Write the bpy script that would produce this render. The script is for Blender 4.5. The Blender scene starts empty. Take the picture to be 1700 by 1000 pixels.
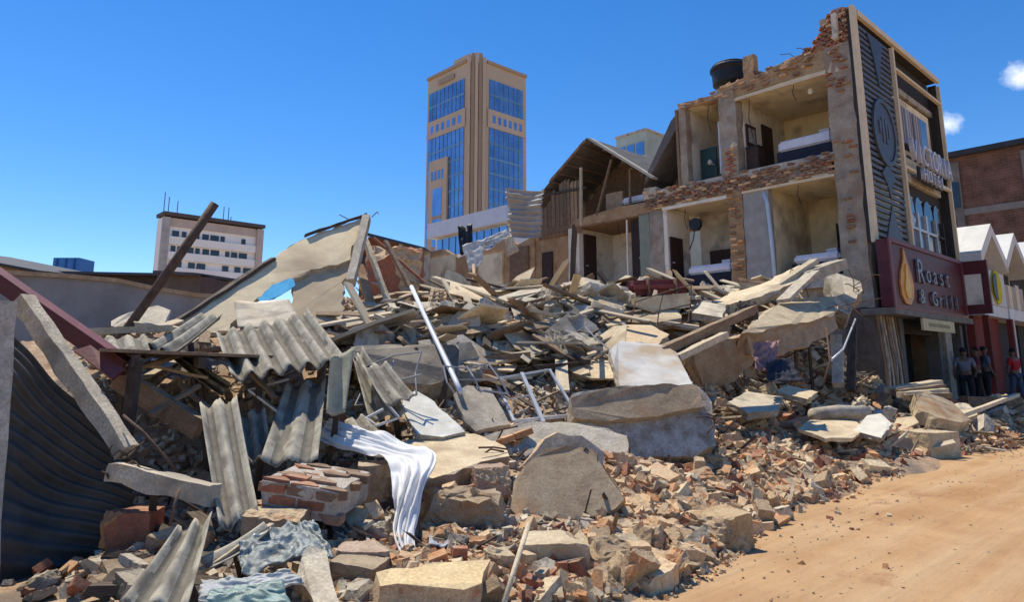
import bpy, bmesh, math, random
import numpy as np
from mathutils import Vector, Matrix, noise, Euler

R = math.radians
random.seed(7)
scene = bpy.context.scene
COL = scene.collection

# ------------------------------------------------------------------ camera, sky, sun, exposure
FPX, PPX, PPY, PITCH, EYE = 1160.0, 850.0, 390.0, R(10.7), 1.6
cam_data = bpy.data.cameras.new('camera')
cam = bpy.data.objects.new('camera', cam_data)
COL.objects.link(cam)
cam.location = (0, 0, EYE)
cam.rotation_euler = (R(90) + PITCH, 0, 0)
cam_data.sensor_width = 36
cam_data.lens = 36 * FPX / 1700
cam_data.shift_y = -(500 - PPY) / 1700
cam_data.clip_end = 3000
scene.camera = cam

SUN_EL, SUN_AZ = 65.0, -42.0            # azimuth from +Y, positive to the right
world = bpy.data.worlds.new('World')
scene.world = world
world.use_nodes = True
wn, wl = world.node_tree.nodes, world.node_tree.links
wn.clear()
w_out = wn.new('ShaderNodeOutputWorld')
w_bg = wn.new('ShaderNodeBackground')
sky = wn.new('ShaderNodeTexSky')
sky.sky_type = 'NISHITA'
sky.sun_disc = False
sky.sun_elevation = R(SUN_EL)
sky.sun_rotation = R(SUN_AZ)
sky.air_density = 1.0
sky.dust_density = 0.0
sky.ozone_density = 3.5
sky.altitude = 900
w_hsv = wn.new('ShaderNodeHueSaturation')
w_hsv.inputs['Saturation'].default_value = 1.31
w_hsv.inputs['Hue'].default_value = 0.505
wl.new(sky.outputs[0], w_hsv.inputs['Color'])
# small fair-weather clouds: a noise field broken up all over the sky
w_tc = wn.new('ShaderNodeTexCoord')
w_bg.inputs['Strength'].default_value = 0.148
def cloud_mask(direction, radius):
    dv = Vector(direction).normalized()
    sub = wn.new('ShaderNodeVectorMath'); sub.operation = 'SUBTRACT'
    wl.new(w_tc.outputs['Generated'], sub.inputs[0]); sub.inputs[1].default_value = dv
    mp = wn.new('ShaderNodeVectorMath'); mp.operation = 'MULTIPLY'
    wl.new(sub.outputs[0], mp.inputs[0]); mp.inputs[1].default_value = (1, 1, 1.15)
    ln = wn.new('ShaderNodeVectorMath'); ln.operation = 'LENGTH'
    wl.new(mp.outputs[0], ln.inputs[0])
    mr = wn.new('ShaderNodeMapRange')
    wl.new(ln.outputs['Value'], mr.inputs['Value'])
    mr.inputs['From Min'].default_value = 0; mr.inputs['From Max'].default_value = radius
    mr.inputs['To Min'].default_value = 1; mr.inputs['To Max'].default_value = 0
    return mr.outputs[0]
def ray(u, v):
    a = (u - PPX) / FPX; b = (PPY - v) / FPX
    return Vector((a, math.cos(PITCH) - b * math.sin(PITCH), math.sin(PITCH) + b * math.cos(PITCH)))
w_noise = wn.new('ShaderNodeTexNoise')
w_noise.inputs['Scale'].default_value = 34; w_noise.inputs['Detail'].default_value = 6
w_noise.inputs['Roughness'].default_value = 0.62
wl.new(w_tc.outputs['Generated'], w_noise.inputs['Vector'])
acc = None
for (cu, cv, rad) in ((1692, 130, 0.03), (1572, 205, 0.027), (1795, 150, .07), (2050, 60, .09), (-420, 120, .06), (2400, 260, .1)):
    m = cloud_mask(ray(cu, cv), rad)
    if acc is None: acc = m
    else:
        mx = wn.new('ShaderNodeMath'); mx.operation = 'MAXIMUM'
        wl.new(acc, mx.inputs[0]); wl.new(m, mx.inputs[1]); acc = mx.outputs[0]
w_add = wn.new('ShaderNodeMath'); w_add.operation = 'MULTIPLY_ADD'
wl.new(w_noise.outputs['Fac'], w_add.inputs[0]); w_add.inputs[1].default_value = 1.7
wl.new(acc, w_add.inputs[2])
w_mr = wn.new('ShaderNodeMapRange')
wl.new(w_add.outputs[0], w_mr.inputs['Value'])
w_mr.inputs['From Min'].default_value = 1.2; w_mr.inputs['From Max'].default_value = 2.15
w_gate = wn.new('ShaderNodeMath'); w_gate.operation = 'GREATER_THAN'; w_gate.inputs[1].default_value = 0.001
wl.new(acc, w_gate.inputs[0])
w_mul = wn.new('ShaderNodeMath'); w_mul.operation = 'MULTIPLY'
wl.new(w_mr.outputs[0], w_mul.inputs[0]); wl.new(w_gate.outputs[0], w_mul.inputs[1])
w_mix = wn.new('ShaderNodeMixRGB')
wl.new(w_mul.outputs[0], w_mix.inputs['Fac'])
wl.new(w_hsv.outputs[0], w_mix.inputs['Color1'])
w_mix.inputs['Color2'].default_value = (7.6, 7.9, 8.3, 1)
wl.new(w_mix.outputs[0], w_bg.inputs['Color'])
wl.new(w_bg.outputs[0], w_out.inputs['Surface'])

sun_data = bpy.data.lights.new('sun', 'SUN')
sun_data.energy = 4.7
sun_data.angle = R(0.5)
sun_data.color = (1.0, 0.92, 0.75)
sun = bpy.data.objects.new('sun', sun_data)
COL.objects.link(sun)
sun_dir = Vector((math.sin(R(SUN_AZ)) * math.cos(R(SUN_EL)), math.cos(R(SUN_AZ)) * math.cos(R(SUN_EL)), math.sin(R(SUN_EL))))
sun.rotation_euler = sun_dir.to_track_quat('Z', 'Y').to_euler()

scene.view_settings.view_transform = 'Standard'
scene.view_settings.look = 'None'
scene.view_settings.exposure = 0.2
scene.view_settings.gamma = 1.0
scene.view_settings.use_curve_mapping = False

# ------------------------------------------------------------------ frames: the street runs 47 degrees right of the view
SA = R(47)
SX, SY = math.sin(SA), math.cos(SA)
ROT = R(43)                                # local x along the street, local y into the block
def W(s, d, z=0.0):
    return Vector((s * SX - d * SY, s * SY + d * SX, z))
def SD(p):
    return p[0] * SX + p[1] * SY, -p[0] * SY + p[1] * SX
def Q(u, v, Y):                             # a point seen in that direction at depth Y
    r = ray(u, v)
    return Vector((0, 0, EYE)) + r * (Y / r.y)
def QP(u, v, s=None, d=None, z=None):
    r = ray(u, v)
    if z is not None: t = (z - EYE) / r.z
    elif s is not None: t = s / (r.x * SX + r.y * SY)
    else: t = d / (-r.x * SY + r.y * SX)
    return Vector((0, 0, EYE)) + r * t

# ------------------------------------------------------------------ materials
MATS = {}
def mat(name, c1, c2=None, scale=6.0, rough=0.9, bump=0.3, bscale=None, c3=None, rnd=0.15, metal=0.0, sunlit_dust=0.0,
        stain=None, stretch=None, spec=0.3, alpha=None, speck=None):
    if speck is None: speck = .27 if (sunlit_dust or bump >= .5) else 0
    if name in MATS: return MATS[name]
    m = bpy.data.materials.new(name); m.use_nodes = True
    n, l = m.node_tree.nodes, m.node_tree.links
    b = n['Principled BSDF']
    b.inputs['Roughness'].default_value = rough
    b.inputs['Metallic'].default_value = metal
    b.inputs['Specular IOR Level'].default_value = spec
    tc = n.new('ShaderNodeTexCoord')
    oi = n.new('ShaderNodeObjectInfo')
    off = n.new('ShaderNodeVectorMath'); off.operation = 'MULTIPLY_ADD'
    l.new(oi.outputs['Random'], off.inputs[0]); off.inputs[1].default_value = (17.3, 9.1, 23.7)
    l.new(tc.outputs['Object'], off.inputs[2])
    vec = off.outputs[0]
    if stretch:
        mp = n.new('ShaderNodeVectorMath'); mp.operation = 'MULTIPLY'
        l.new(vec, mp.inputs[0]); mp.inputs[1].default_value = stretch; vec = mp.outputs[0]
    nz = n.new('ShaderNodeTexNoise'); nz.inputs['Scale'].default_value = scale
    nz.inputs['Detail'].default_value = 8; nz.inputs['Roughness'].default_value = 0.65
    l.new(vec, nz.inputs['Vector'])
    ramp = n.new('ShaderNodeValToRGB')
    ramp.color_ramp.elements[0].position = 0.34; ramp.color_ramp.elements[1].position = 0.66
    c2 = c2 or tuple(x * 0.7 for x in c1)
    ramp.color_ramp.elements[0].color = (*c2, 1); ramp.color_ramp.elements[1].color = (*c1, 1)
    if c3:
        e = ramp.color_ramp.elements.new(0.5); e.color = (*c3, 1)
    l.new(nz.outputs['Fac'], ramp.inputs['Fac'])
    col = ramp.outputs['Color']
    if speck:
        n5 = n.new('ShaderNodeTexNoise'); n5.inputs['Scale'].default_value = max(45.0, scale * 7); n5.inputs['Detail'].default_value = 3
        l.new(vec, n5.inputs['Vector'])
        r5 = n.new('ShaderNodeMapRange'); l.new(n5.outputs['Fac'], r5.inputs['Value'])
        r5.inputs['From Min'].default_value = .3; r5.inputs['From Max'].default_value = .7
        r5.inputs['To Min'].default_value = 1 - speck; r5.inputs['To Max'].default_value = 1 + speck * .6
        h5 = n.new('ShaderNodeHueSaturation'); l.new(col, h5.inputs['Color']); l.new(r5.outputs[0], h5.inputs['Value']); col = h5.outputs[0]
    if stain:
        n2 = n.new('ShaderNodeTexNoise'); n2.inputs['Scale'].default_value = scale * 0.35
        n2.inputs['Detail'].default_value = 5; l.new(vec, n2.inputs['Vector'])
        r2 = n.new('ShaderNodeValToRGB'); r2.color_ramp.elements[0].position = 0.52; r2.color_ramp.elements[1].position = 0.66
        l.new(n2.outputs['Fac'], r2.inputs['Fac'])
        mx = n.new('ShaderNodeMixRGB'); l.new(r2.outputs['Color'], mx.inputs['Fac'])
        l.new(col, mx.inputs['Color1']); mx.inputs['Color2'].default_value = (*stain, 1); col = mx.outputs[0]
    if sunlit_dust:  # dust on upward faces, lightened so tops carry sunlit brightness in the colour
        ge = n.new('ShaderNodeNewGeometry'); sp = n.new('ShaderNodeSeparateXYZ'); l.new(ge.outputs['Normal'], sp.inputs[0])
        mr = n.new('ShaderNodeMapRange'); l.new(sp.outputs['Z'], mr.inputs['Value'])
        mr.inputs['From Min'].default_value = 0.2; mr.inputs['From Max'].default_value = 0.95
        mr.inputs['To Max'].default_value = sunlit_dust
        mm = n.new('ShaderNodeMath'); mm.operation = 'MULTIPLY'; l.new(mr.outputs[0], mm.inputs[0])
        n3 = n.new('ShaderNodeTexNoise'); n3.inputs['Scale'].default_value = scale * 0.6; n3.inputs['Detail'].default_value = 4
        l.new(vec, n3.inputs['Vector'])
        r3 = n.new('ShaderNodeMapRange'); l.new(n3.outputs['Fac'], r3.inputs['Value'])
        r3.inputs['From Min'].default_value = 0.35; r3.inputs['From Max'].default_value = 0.6
        l.new(r3.outputs[0], mm.inputs[1])
        md = n.new('ShaderNodeMixRGB'); l.new(mm.outputs[0], md.inputs['Fac'])
        l.new(col, md.inputs['Color1']); md.inputs['Color2'].default_value = (0.62, 0.50, 0.34, 1); col = md.outputs[0]
    if rnd:
        hs = n.new('ShaderNodeHueSaturation'); l.new(col, hs.inputs['Color'])
        mr = n.new('ShaderNodeMapRange'); l.new(oi.outputs['Random'], mr.inputs['Value'])
        mr.inputs['To Min'].default_value = 1 - rnd; mr.inputs['To Max'].default_value = 1 + rnd
        l.new(mr.outputs[0], hs.inputs['Value']); col = hs.outputs[0]
    l.new(col, b.inputs['Base Color'])
    if bump:
        n4 = n.new('ShaderNodeTexNoise'); n4.inputs['Scale'].default_value = bscale or scale * 3
        n4.inputs['Detail'].default_value = 10; n4.inputs['Roughness'].default_value = 0.7
        l.new(vec, n4.inputs['Vector'])
        bp = n.new('ShaderNodeBump'); bp.inputs['Strength'].default_value = bump; bp.inputs['Distance'].default_value = 0.03
        l.new(n4.outputs['Fac'], bp.inputs['Height']); l.new(bp.outputs[0], b.inputs['Normal'])
    if alpha is not None: b.inputs['Alpha'].default_value = alpha
    MATS[name] = m
    return m

def brick_mat(name, c1, c2, mortar, scale=1.0, axis='xz', bw=0.23, bh=0.085):
    if name in MATS: return MATS[name]
    m = bpy.data.materials.new(name); m.use_nodes = True
    n, l = m.node_tree.nodes, m.node_tree.links
    b = n['Principled BSDF']; b.inputs['Roughness'].default_value = 0.92; b.inputs['Specular IOR Level'].default_value = 0.2
    tc = n.new('ShaderNodeTexCoord'); sp = n.new('ShaderNodeSeparateXYZ'); l.new(tc.outputs['Object'], sp.inputs[0])
    cb = n.new('ShaderNodeCombineXYZ')
    l.new(sp.outputs['X' if axis[0] == 'x' else 'Y'], cb.inputs['X']); l.new(sp.outputs['Z'], cb.inputs['Y'])
    bt = n.new('ShaderNodeTexBrick'); l.new(cb.outputs[0], bt.inputs['Vector'])
    bt.inputs['Scale'].default_value = scale
    bt.inputs['Brick Width'].default_value = bw; bt.inputs['Row Height'].default_value = bh
    bt.inputs['Mortar Size'].default_value = 0.009; bt.inputs['Bias'].default_value = 0.0
    bt.inputs['Color1'].default_value = (*c1, 1); bt.inputs['Color2'].default_value = (*c2, 1); bt.inputs['Mortar'].default_value = (*mortar, 1)
    nz = n.new('ShaderNodeTexNoise'); nz.inputs['Scale'].default_value = 1.3; nz.inputs['Detail'].default_value = 8
    l.new(tc.outputs['Object'], nz.inputs['Vector'])
    mr = n.new('ShaderNodeMapRange'); l.new(nz.outputs['Fac'], mr.inputs['Value'])
    mr.inputs['From Min'].default_value = .3; mr.inputs['From Max'].default_value = .7
    mr.inputs['To Min'].default_value = 0.6; mr.inputs['To Max'].default_value = 1.2
    hs = n.new('ShaderNodeHueSaturation'); l.new(bt.outputs['Color'], hs.inputs['Color']); l.new(mr.outputs[0], hs.inputs['Value'])
    l.new(hs.outputs[0], b.inputs['Base Color'])
    bp = n.new('ShaderNodeBump'); bp.inputs['Strength'].default_value = 0.6; bp.inputs['Distance'].default_value = 0.02
    iv = n.new('ShaderNodeMath'); iv.operation = 'SUBTRACT'; iv.inputs[0].default_value = 1; l.new(bt.outputs['Fac'], iv.inputs[1])
    l.new(iv.outputs[0], bp.inputs['Height']); l.new(bp.outputs[0], b.inputs['Normal'])
    MATS[name] = m
    return m

# plain real-world colours
M_PLASTER = mat('plaster_cream', (.74, .61, .41), (.54, .41, .26), 5, bump=.5, bscale=30, sunlit_dust=.3, stain=(.40, .30, .20), rnd=.25)
M_CONC = mat('concrete_pale', (.72, .63, .49), (.52, .44, .335), 7, bump=.5, bscale=30, sunlit_dust=.35, stain=(.30, .27, .22))
M_CONCG = mat('concrete_grey', (.54, .48, .395), (.34, .295, .235), 6, bump=.5, bscale=28, sunlit_dust=.4, stain=(.22, .19, .16))
M_BROWNC = mat('earthy_plaster', (.40, .30, .20), (.27, .19, .12), 5, bump=.4, sunlit_dust=.45, stain=(.30, .17, .09))
M_WHITEP = mat('white_flaking_paint', (.52, .48, .43), (.22, .17, .12), 6, bump=.4, bscale=25, sunlit_dust=.15)
M_BROKEN = mat('broken_masonry', (.68, .44, .24), (.44, .22, .11), 9, c3=(.62, .46, .29), bump=1.0, bscale=30, sunlit_dust=.4, rnd=.3)
M_BROKENC = mat('broken_concrete', (.54, .46, .34), (.29, .235, .175), 14, bump=1.0, bscale=32, sunlit_dust=.3, rnd=.3)
M_BRICKO = mat('brick_orange', (.68, .34, .15), (.50, .23, .10), 12, bump=.5, sunlit_dust=.35, rnd=.25)
M_BRICKD = mat('brick_dull_brown', (.34, .215, .145), (.24, .15, .10), 12, bump=.5, sunlit_dust=.3, rnd=.3)
M_BRICKR = mat('brick_red_brown', (.42, .17, .10), (.28, .11, .065), 12, bump=.5, sunlit_dust=.3, rnd=.25)
M_BRICKT = mat('brick_dusty_tan', (.72, .50, .29), (.54, .34, .19), 12, bump=.5, sunlit_dust=.55, rnd=.2)
M_TIMP = mat('timber_bleached', (.62, .52, .37), (.44, .355, .25), 7, bump=.3, stretch=(1, 1, 1), sunlit_dust=.2)
M_TIMB = mat('timber_brown', (.28, .19, .12), (.17, .11, .07), 8, bump=.35, sunlit_dust=.3)
M_TIMD = mat('timber_dark', (.10, .075, .06), (.05, .04, .035), 8, bump=.35, sunlit_dust=.12)
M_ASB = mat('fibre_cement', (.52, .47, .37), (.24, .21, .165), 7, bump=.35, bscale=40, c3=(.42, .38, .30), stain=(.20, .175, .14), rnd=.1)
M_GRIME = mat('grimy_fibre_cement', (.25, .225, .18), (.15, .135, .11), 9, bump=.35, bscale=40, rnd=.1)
M_GALV = mat('galvanised_metal', (.36, .36, .37), (.22, .21, .21), 4, rough=.55, metal=.5, bump=.1)
M_GATE = mat('gate_metal', (.10, .092, .085), (.055, .05, .047), 3, rough=.85, metal=0, bump=.15)
M_RUST = mat('rusty_steel', (.17, .10, .07), (.085, .055, .045), 8, rough=.8, metal=.2, bump=.3)
M_STEEL = mat('pale_steel', (.55, .57, .60), (.40, .41, .43), 5, rough=.45, metal=.3, bump=.1)
M_MAROON = mat('maroon_paint', (.12, .022, .026), (.07, .015, .018), 4, rough=.5, bump=.12, rnd=.02)
M_MAROONL = mat('maroon_light', (.20, .065, .065), (.13, .042, .045), 5, rough=.55, bump=.15, rnd=.02)
M_CLOTH = mat('white_cloth', (.80, .79, .78), (.70, .68, .66), 3, rough=.95, bump=.12, bscale=60, rnd=.02)
M_BLACK = mat('black_plastic', (.022, .022, .026), (.014, .014, .016), 4, rough=.5, bump=.05)
M_DARKW = mat('dark_wood', (.055, .028, .022), (.03, .017, .014), 6, rough=.6, bump=.1)
M_CREAM = mat('cream_paint', (.84, .74, .50), (.72, .60, .39), 2.5, bump=.12, stain=(.44, .36, .24), rnd=.03)
M_WALLW = mat('room_white_paint', (.80, .75, .64), (.66, .60, .50), 3, bump=.12, stain=(.40, .36, .30), rnd=.03)
M_FRAME = mat('facade_cream_frame', (.72, .60, .42), (.60, .49, .34), 3, bump=.15, rnd=.02)
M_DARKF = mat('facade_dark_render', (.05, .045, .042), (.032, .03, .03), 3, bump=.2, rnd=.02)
M_GLASS = mat('dark_glass', (.03, .035, .045), (.02, .024, .03), 1, rough=.08, bump=0, spec=.6, rnd=.1)
M_BLUEG = mat('blue_glass', (.20, .40, .66), (.10, .24, .46), .25, rough=.2, bump=0, spec=.7, rnd=.15, metal=.55)

# ------------------------------------------------------------------ mesh builder and object helpers
class MB:
    def __init__(self): self.v, self.f, self.m = [], [], []
    def quad(self, pts, m=0):
        i = len(self.v); self.v += [tuple(p) for p in pts]; self.f.append(tuple(range(i, i + len(pts)))); self.m.append(m); return self
    def hexa(self, p, m=0):                 # 8 points, bottom ring then top ring
        i = len(self.v); self.v += [tuple(q) for q in p]
        for f in ((3, 2, 1, 0), (4, 5, 6, 7), (0, 1, 5, 4), (1, 2, 6, 5), (2, 3, 7, 6), (3, 0, 4, 7)):
            self.f.append(tuple(i + k for k in f)); self.m.append(m)
        return self
    def box(self, x0, x1, y0, y1, z0, z1, m=0):
        return self.hexa([(x0, y0, z0), (x1, y0, z0), (x1, y1, z0), (x0, y1, z0), (x0, y0, z1), (x1, y0, z1), (x1, y1, z1), (x0, y1, z1)], m)
    def bar(self, a, b, w, h=None, up=(0, 0, 1), m=0):
        a, b = Vector(a), Vector(b); h = h or w
        t = (b - a).normalized(); upv = Vector(up)
        if abs(t.dot(upv)) > .98: upv = Vector((1, 0, 0))
        sd = t.cross(upv).normalized() * (w / 2); uu = sd.cross(t).normalized() * (h / 2)
        return self.hexa([a - sd - uu, a + sd - uu, b + sd - uu, b - sd - uu, a - sd + uu, a + sd + uu, b + sd + uu, b - sd + uu], m)
    def tube(self, pts, r, n=7, m=0, cap=True):
        pts = [Vector(p) for p in pts]; rings = []
        rr = r if isinstance(r, (list, tuple)) else [r] * len(pts)
        for k, p in enumerate(pts):
            t = (pts[min(k + 1, len(pts) - 1)] - pts[max(k - 1, 0)]).normalized()
            ref = Vector((0, 0, 1)) if abs(t.z) < .9 else Vector((1, 0, 0))
            a = t.cross(ref).normalized(); b = t.cross(a)
            i = len(self.v)
            for q in range(n):
                an = 2 * math.pi * q / n
                self.v.append(tuple(p + (a * math.cos(an) + b * math.sin(an)) * rr[k]))
            rings.append(i)
        for k in range(len(rings) - 1):
            for q in range(n):
                q2 = (q + 1) % n
                self.f.append((rings[k] + q, rings[k] + q2, rings[k + 1] + q2, rings[k + 1] + q)); self.m.append(m)
        if cap:
            self.f.append(tuple(rings[0] + q for q in range(n))); self.m.append(m)
            self.f.append(tuple(rings[-1] + q for q in reversed(range(n)))); self.m.append(m)
        return self
    def lathe(self, prof, cx, cy, n=20, m=0):
        rings = []
        for (r, z) in prof:
            i = len(self.v)
            for q in range(n):
                an = 2 * math.pi * q / n; self.v.append((cx + r * math.cos(an), cy + r * math.sin(an), z))
            rings.append(i)
        for k in range(len(rings) - 1):
            for q in range(n):
                q2 = (q + 1) % n
                self.f.append((rings[k] + q, rings[k] + q2, rings[k + 1] + q2, rings[k + 1] + q)); self.m.append(m)
        self.f.append(tuple(rings[-1] + q for q in range(n))); self.m.append(m)
        self.f.append(tuple(rings[0] + q for q in reversed(range(n)))); self.m.append(m)
        return self
    def prism(self, outline, ext, m=0, ms=None):  # outline of 3D points, extruded by the vector ext
        n = len(outline); i = len(self.v); ext = Vector(ext)
        self.v += [tuple(p) for p in outline] + [tuple(Vector(p) + ext) for p in outline]
        self.f.append(tuple(i + k for k in range(n))); self.m.append(m)
        self.f.append(tuple(i + n + k for k in reversed(range(n)))); self.m.append(m)
        for k in range(n):
            k2 = (k + 1) % n
            self.f.append((i + k, i + n + k, i + n + k2, i + k2)); self.m.append(m if ms is None else ms)
        return self
    def mesh(self, name, mats, origin=(0, 0, 0), smooth=False, fix=True):
        o = Vector(origin)
        me = bpy.data.meshes.new(name)
        me.from_pydata([(p[0] - o[0], p[1] - o[1], p[2] - o[2]) for p in self.v], [], self.f)
        for x in (mats if isinstance(mats, (list, tuple)) else [mats]): me.materials.append(x)
        me.polygons.foreach_set('material_index', self.m)
        if fix:
            bm = bmesh.new(); bm.from_mesh(me); bmesh.ops.recalc_face_normals(bm, faces=bm.faces); bm.to_mesh(me); bm.free()
        if smooth: me.polygons.foreach_set('use_smooth', [True] * len(me.polygons))
        me.update()
        return me
    def part(self, name, mats, parent, smooth=False, world=False, fix=True, label=None):
        """One mesh object under parent; verts are in the parent's frame, or in world axes relative to it."""
        me = self.mesh(name, mats, parent.location if world else (0, 0, 0), smooth, fix)
        o = bpy.data.objects.new(name, me); COL.objects.link(o); o.parent = parent
        if label: o['label'] = label
        return o
    def thing(self, name, mats, label, cat, group=None, smooth=False, fix=True):
        a = np.array(self.v); org = ((a[:, 0].min() + a[:, 0].max()) / 2, (a[:, 1].min() + a[:, 1].max()) / 2, a[:, 2].min())
        me = self.mesh(name, mats, org, smooth, fix)
        o = bpy.data.objects.new(name, me); COL.objects.link(o); o.location = org
        return tag(o, label, cat, group)

def tag(o, label=None, cat=None, group=None, kind=None):
    if label: o['label'] = label
    if cat: o['category'] = cat
    if group: o['group'] = group
    if kind or cat: o['kind'] = kind or 'thing'
    return o
def empty(name, loc, label, cat, group=None, rz=0.0):
    o = bpy.data.objects.new(name, None); COL.objects.link(o)
    o.location = loc; o.rotation_euler = (0, 0, rz); o.empty_display_size = .2
    return tag(o, label, cat, group)
def place(name, me, parent=None, loc=(0, 0, 0), rot=(0, 0, 0), scale=(1, 1, 1)):
    o = bpy.data.objects.new(name, me); COL.objects.link(o)
    o.parent = parent; o.location = loc; o.rotation_euler = rot; o.scale = scale
    return o
def rough_mesh(me, amount, scale=3.0, cuts=0, seed=0.0, keep=None):
    """Subdivide and push vertices by noise so that edges are worn and faces uneven."""
    bm = bmesh.new(); bm.from_mesh(me)
    bmesh.ops.remove_doubles(bm, verts=bm.verts, dist=1e-4)
    if cuts: bmesh.ops.subdivide_edges(bm, edges=bm.edges, cuts=cuts, use_grid_fill=True)
    for v in bm.verts:
        p = v.co * scale + Vector((seed, seed * 1.7, seed * .3))
        v.co += noise.noise_vector(p) * amount + noise.noise_vector(p * 3.1) * amount * .45
    bm.to_mesh(me); bm.free(); me.update()
    return me
# ------------------------------------------------------------------ ground
def gz(s):
    return 0.035 * min(max(0.0, s - 18.0), 42.0)
def ground_material():
    m = bpy.data.materials.new('dirt_road'); m.use_nodes = True
    n, l = m.node_tree.nodes, m.node_tree.links
    b = n['Principled BSDF']; b.inputs['Roughness'].default_value = .95; b.inputs['Specular IOR Level'].default_value = .15
    tc = n.new('ShaderNodeTexCoord')
    def nz(scale, stretch=None, det=8, rough=.6):
        v = tc.outputs['Object']
        if stretch:
            q = n.new('ShaderNodeVectorMath'); q.operation = 'MULTIPLY'; l.new(v, q.inputs[0]); q.inputs[1].default_value = stretch; v = q.outputs[0]
        t = n.new('ShaderNodeTexNoise'); t.inputs['Scale'].default_value = scale; t.inputs['Detail'].default_value = det
        t.inputs['Roughness'].default_value = rough; l.new(v, t.inputs['Vector']); return t.outputs['Fac']
    def ramp(f, p0, c0, p1, c1):
        r = n.new('ShaderNodeValToRGB'); r.color_ramp.elements[0].position = p0; r.color_ramp.elements[1].position = p1
        r.color_ramp.elements[0].color = (*c0, 1); r.color_ramp.elements[1].color = (*c1, 1); l.new(f, r.inputs['Fac']); return r.outputs['Color']
    base = ramp(nz(.9), .35, (.38, .215, .10), .65, (.50, .31, .16))
    trk = ramp(nz(2.6, (.06, 1, 1), 5), .40, (0, 0, 0), .66, (.7, .7, .7))
    mx = n.new('ShaderNodeMixRGB'); l.new(trk, mx.inputs['Fac']); l.new(base, mx.inputs['Color1']); mx.inputs['Color2'].default_value = (.53, .37, .22, 1)
    patch = ramp(nz(.7, None, 9, .75), .56, (0, 0, 0), .66, (.85, .85, .85))
    m2 = n.new('ShaderNodeMixRGB'); l.new(patch, m2.inputs['Fac']); l.new(mx.outputs[0], m2.inputs['Color1']); m2.inputs['Color2'].default_value = (.33, .17, .09, 1)
    speck = ramp(nz(38, None, 3), .68, (1, 1, 1), .74, (.55, .5, .45))
    m3 = n.new('ShaderNodeMixRGB'); m3.blend_type = 'MULTIPLY'; m3.inputs['Fac'].default_value = .8
    l.new(m2.outputs[0], m3.inputs['Color1']); l.new(speck, m3.inputs['Color2'])
    l.new(m3.outputs[0], b.inputs['Base Color'])
    ad = n.new('ShaderNodeMath'); ad.operation = 'MULTIPLY_ADD'
    l.new(nz(2.6, (.06, 1, 1), 5), ad.inputs[0]); ad.inputs[1].default_value = 1.5; l.new(nz(6, None, 10, .72), ad.inputs[2])
    bp = n.new('ShaderNodeBump'); bp.inputs['Strength'].default_value = .6; bp.inputs['Distance'].default_value = .06
    l.new(ad.outputs[0], bp.inputs['Height']); l.new(bp.outputs[0], b.inputs['Normal'])
    return m
M_ROAD = ground_material()
mb = MB()
ss = [-900, -60, -20, 0, 18, 22, 26, 30, 36, 44, 52, 60, 120, 1500]; ds = [-900, -40, -10, 0, 3, 6, 9, 20, 60, 1500]
for i in range(len(ss) - 1):
    for j in range(len(ds) - 1):
        mb.quad([(ss[i], ds[j], gz(ss[i])), (ss[i + 1], ds[j], gz(ss[i + 1])), (ss[i + 1], ds[j + 1], gz(ss[i + 1])), (ss[i], ds[j + 1], gz(ss[i]))])
g_me = mb.mesh('dirt_road', M_ROAD)
bm = bmesh.new(); bm.from_mesh(g_me); bmesh.ops.remove_doubles(bm, verts=bm.verts, dist=1e-3); bm.to_mesh(g_me); bm.free()
dirt_road = place('dirt_road', g_me, None, (0, 0, 0), (0, 0, ROT))
tag(dirt_road, 'dry orange dirt road with tyre tracks', kind='structure')

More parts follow.
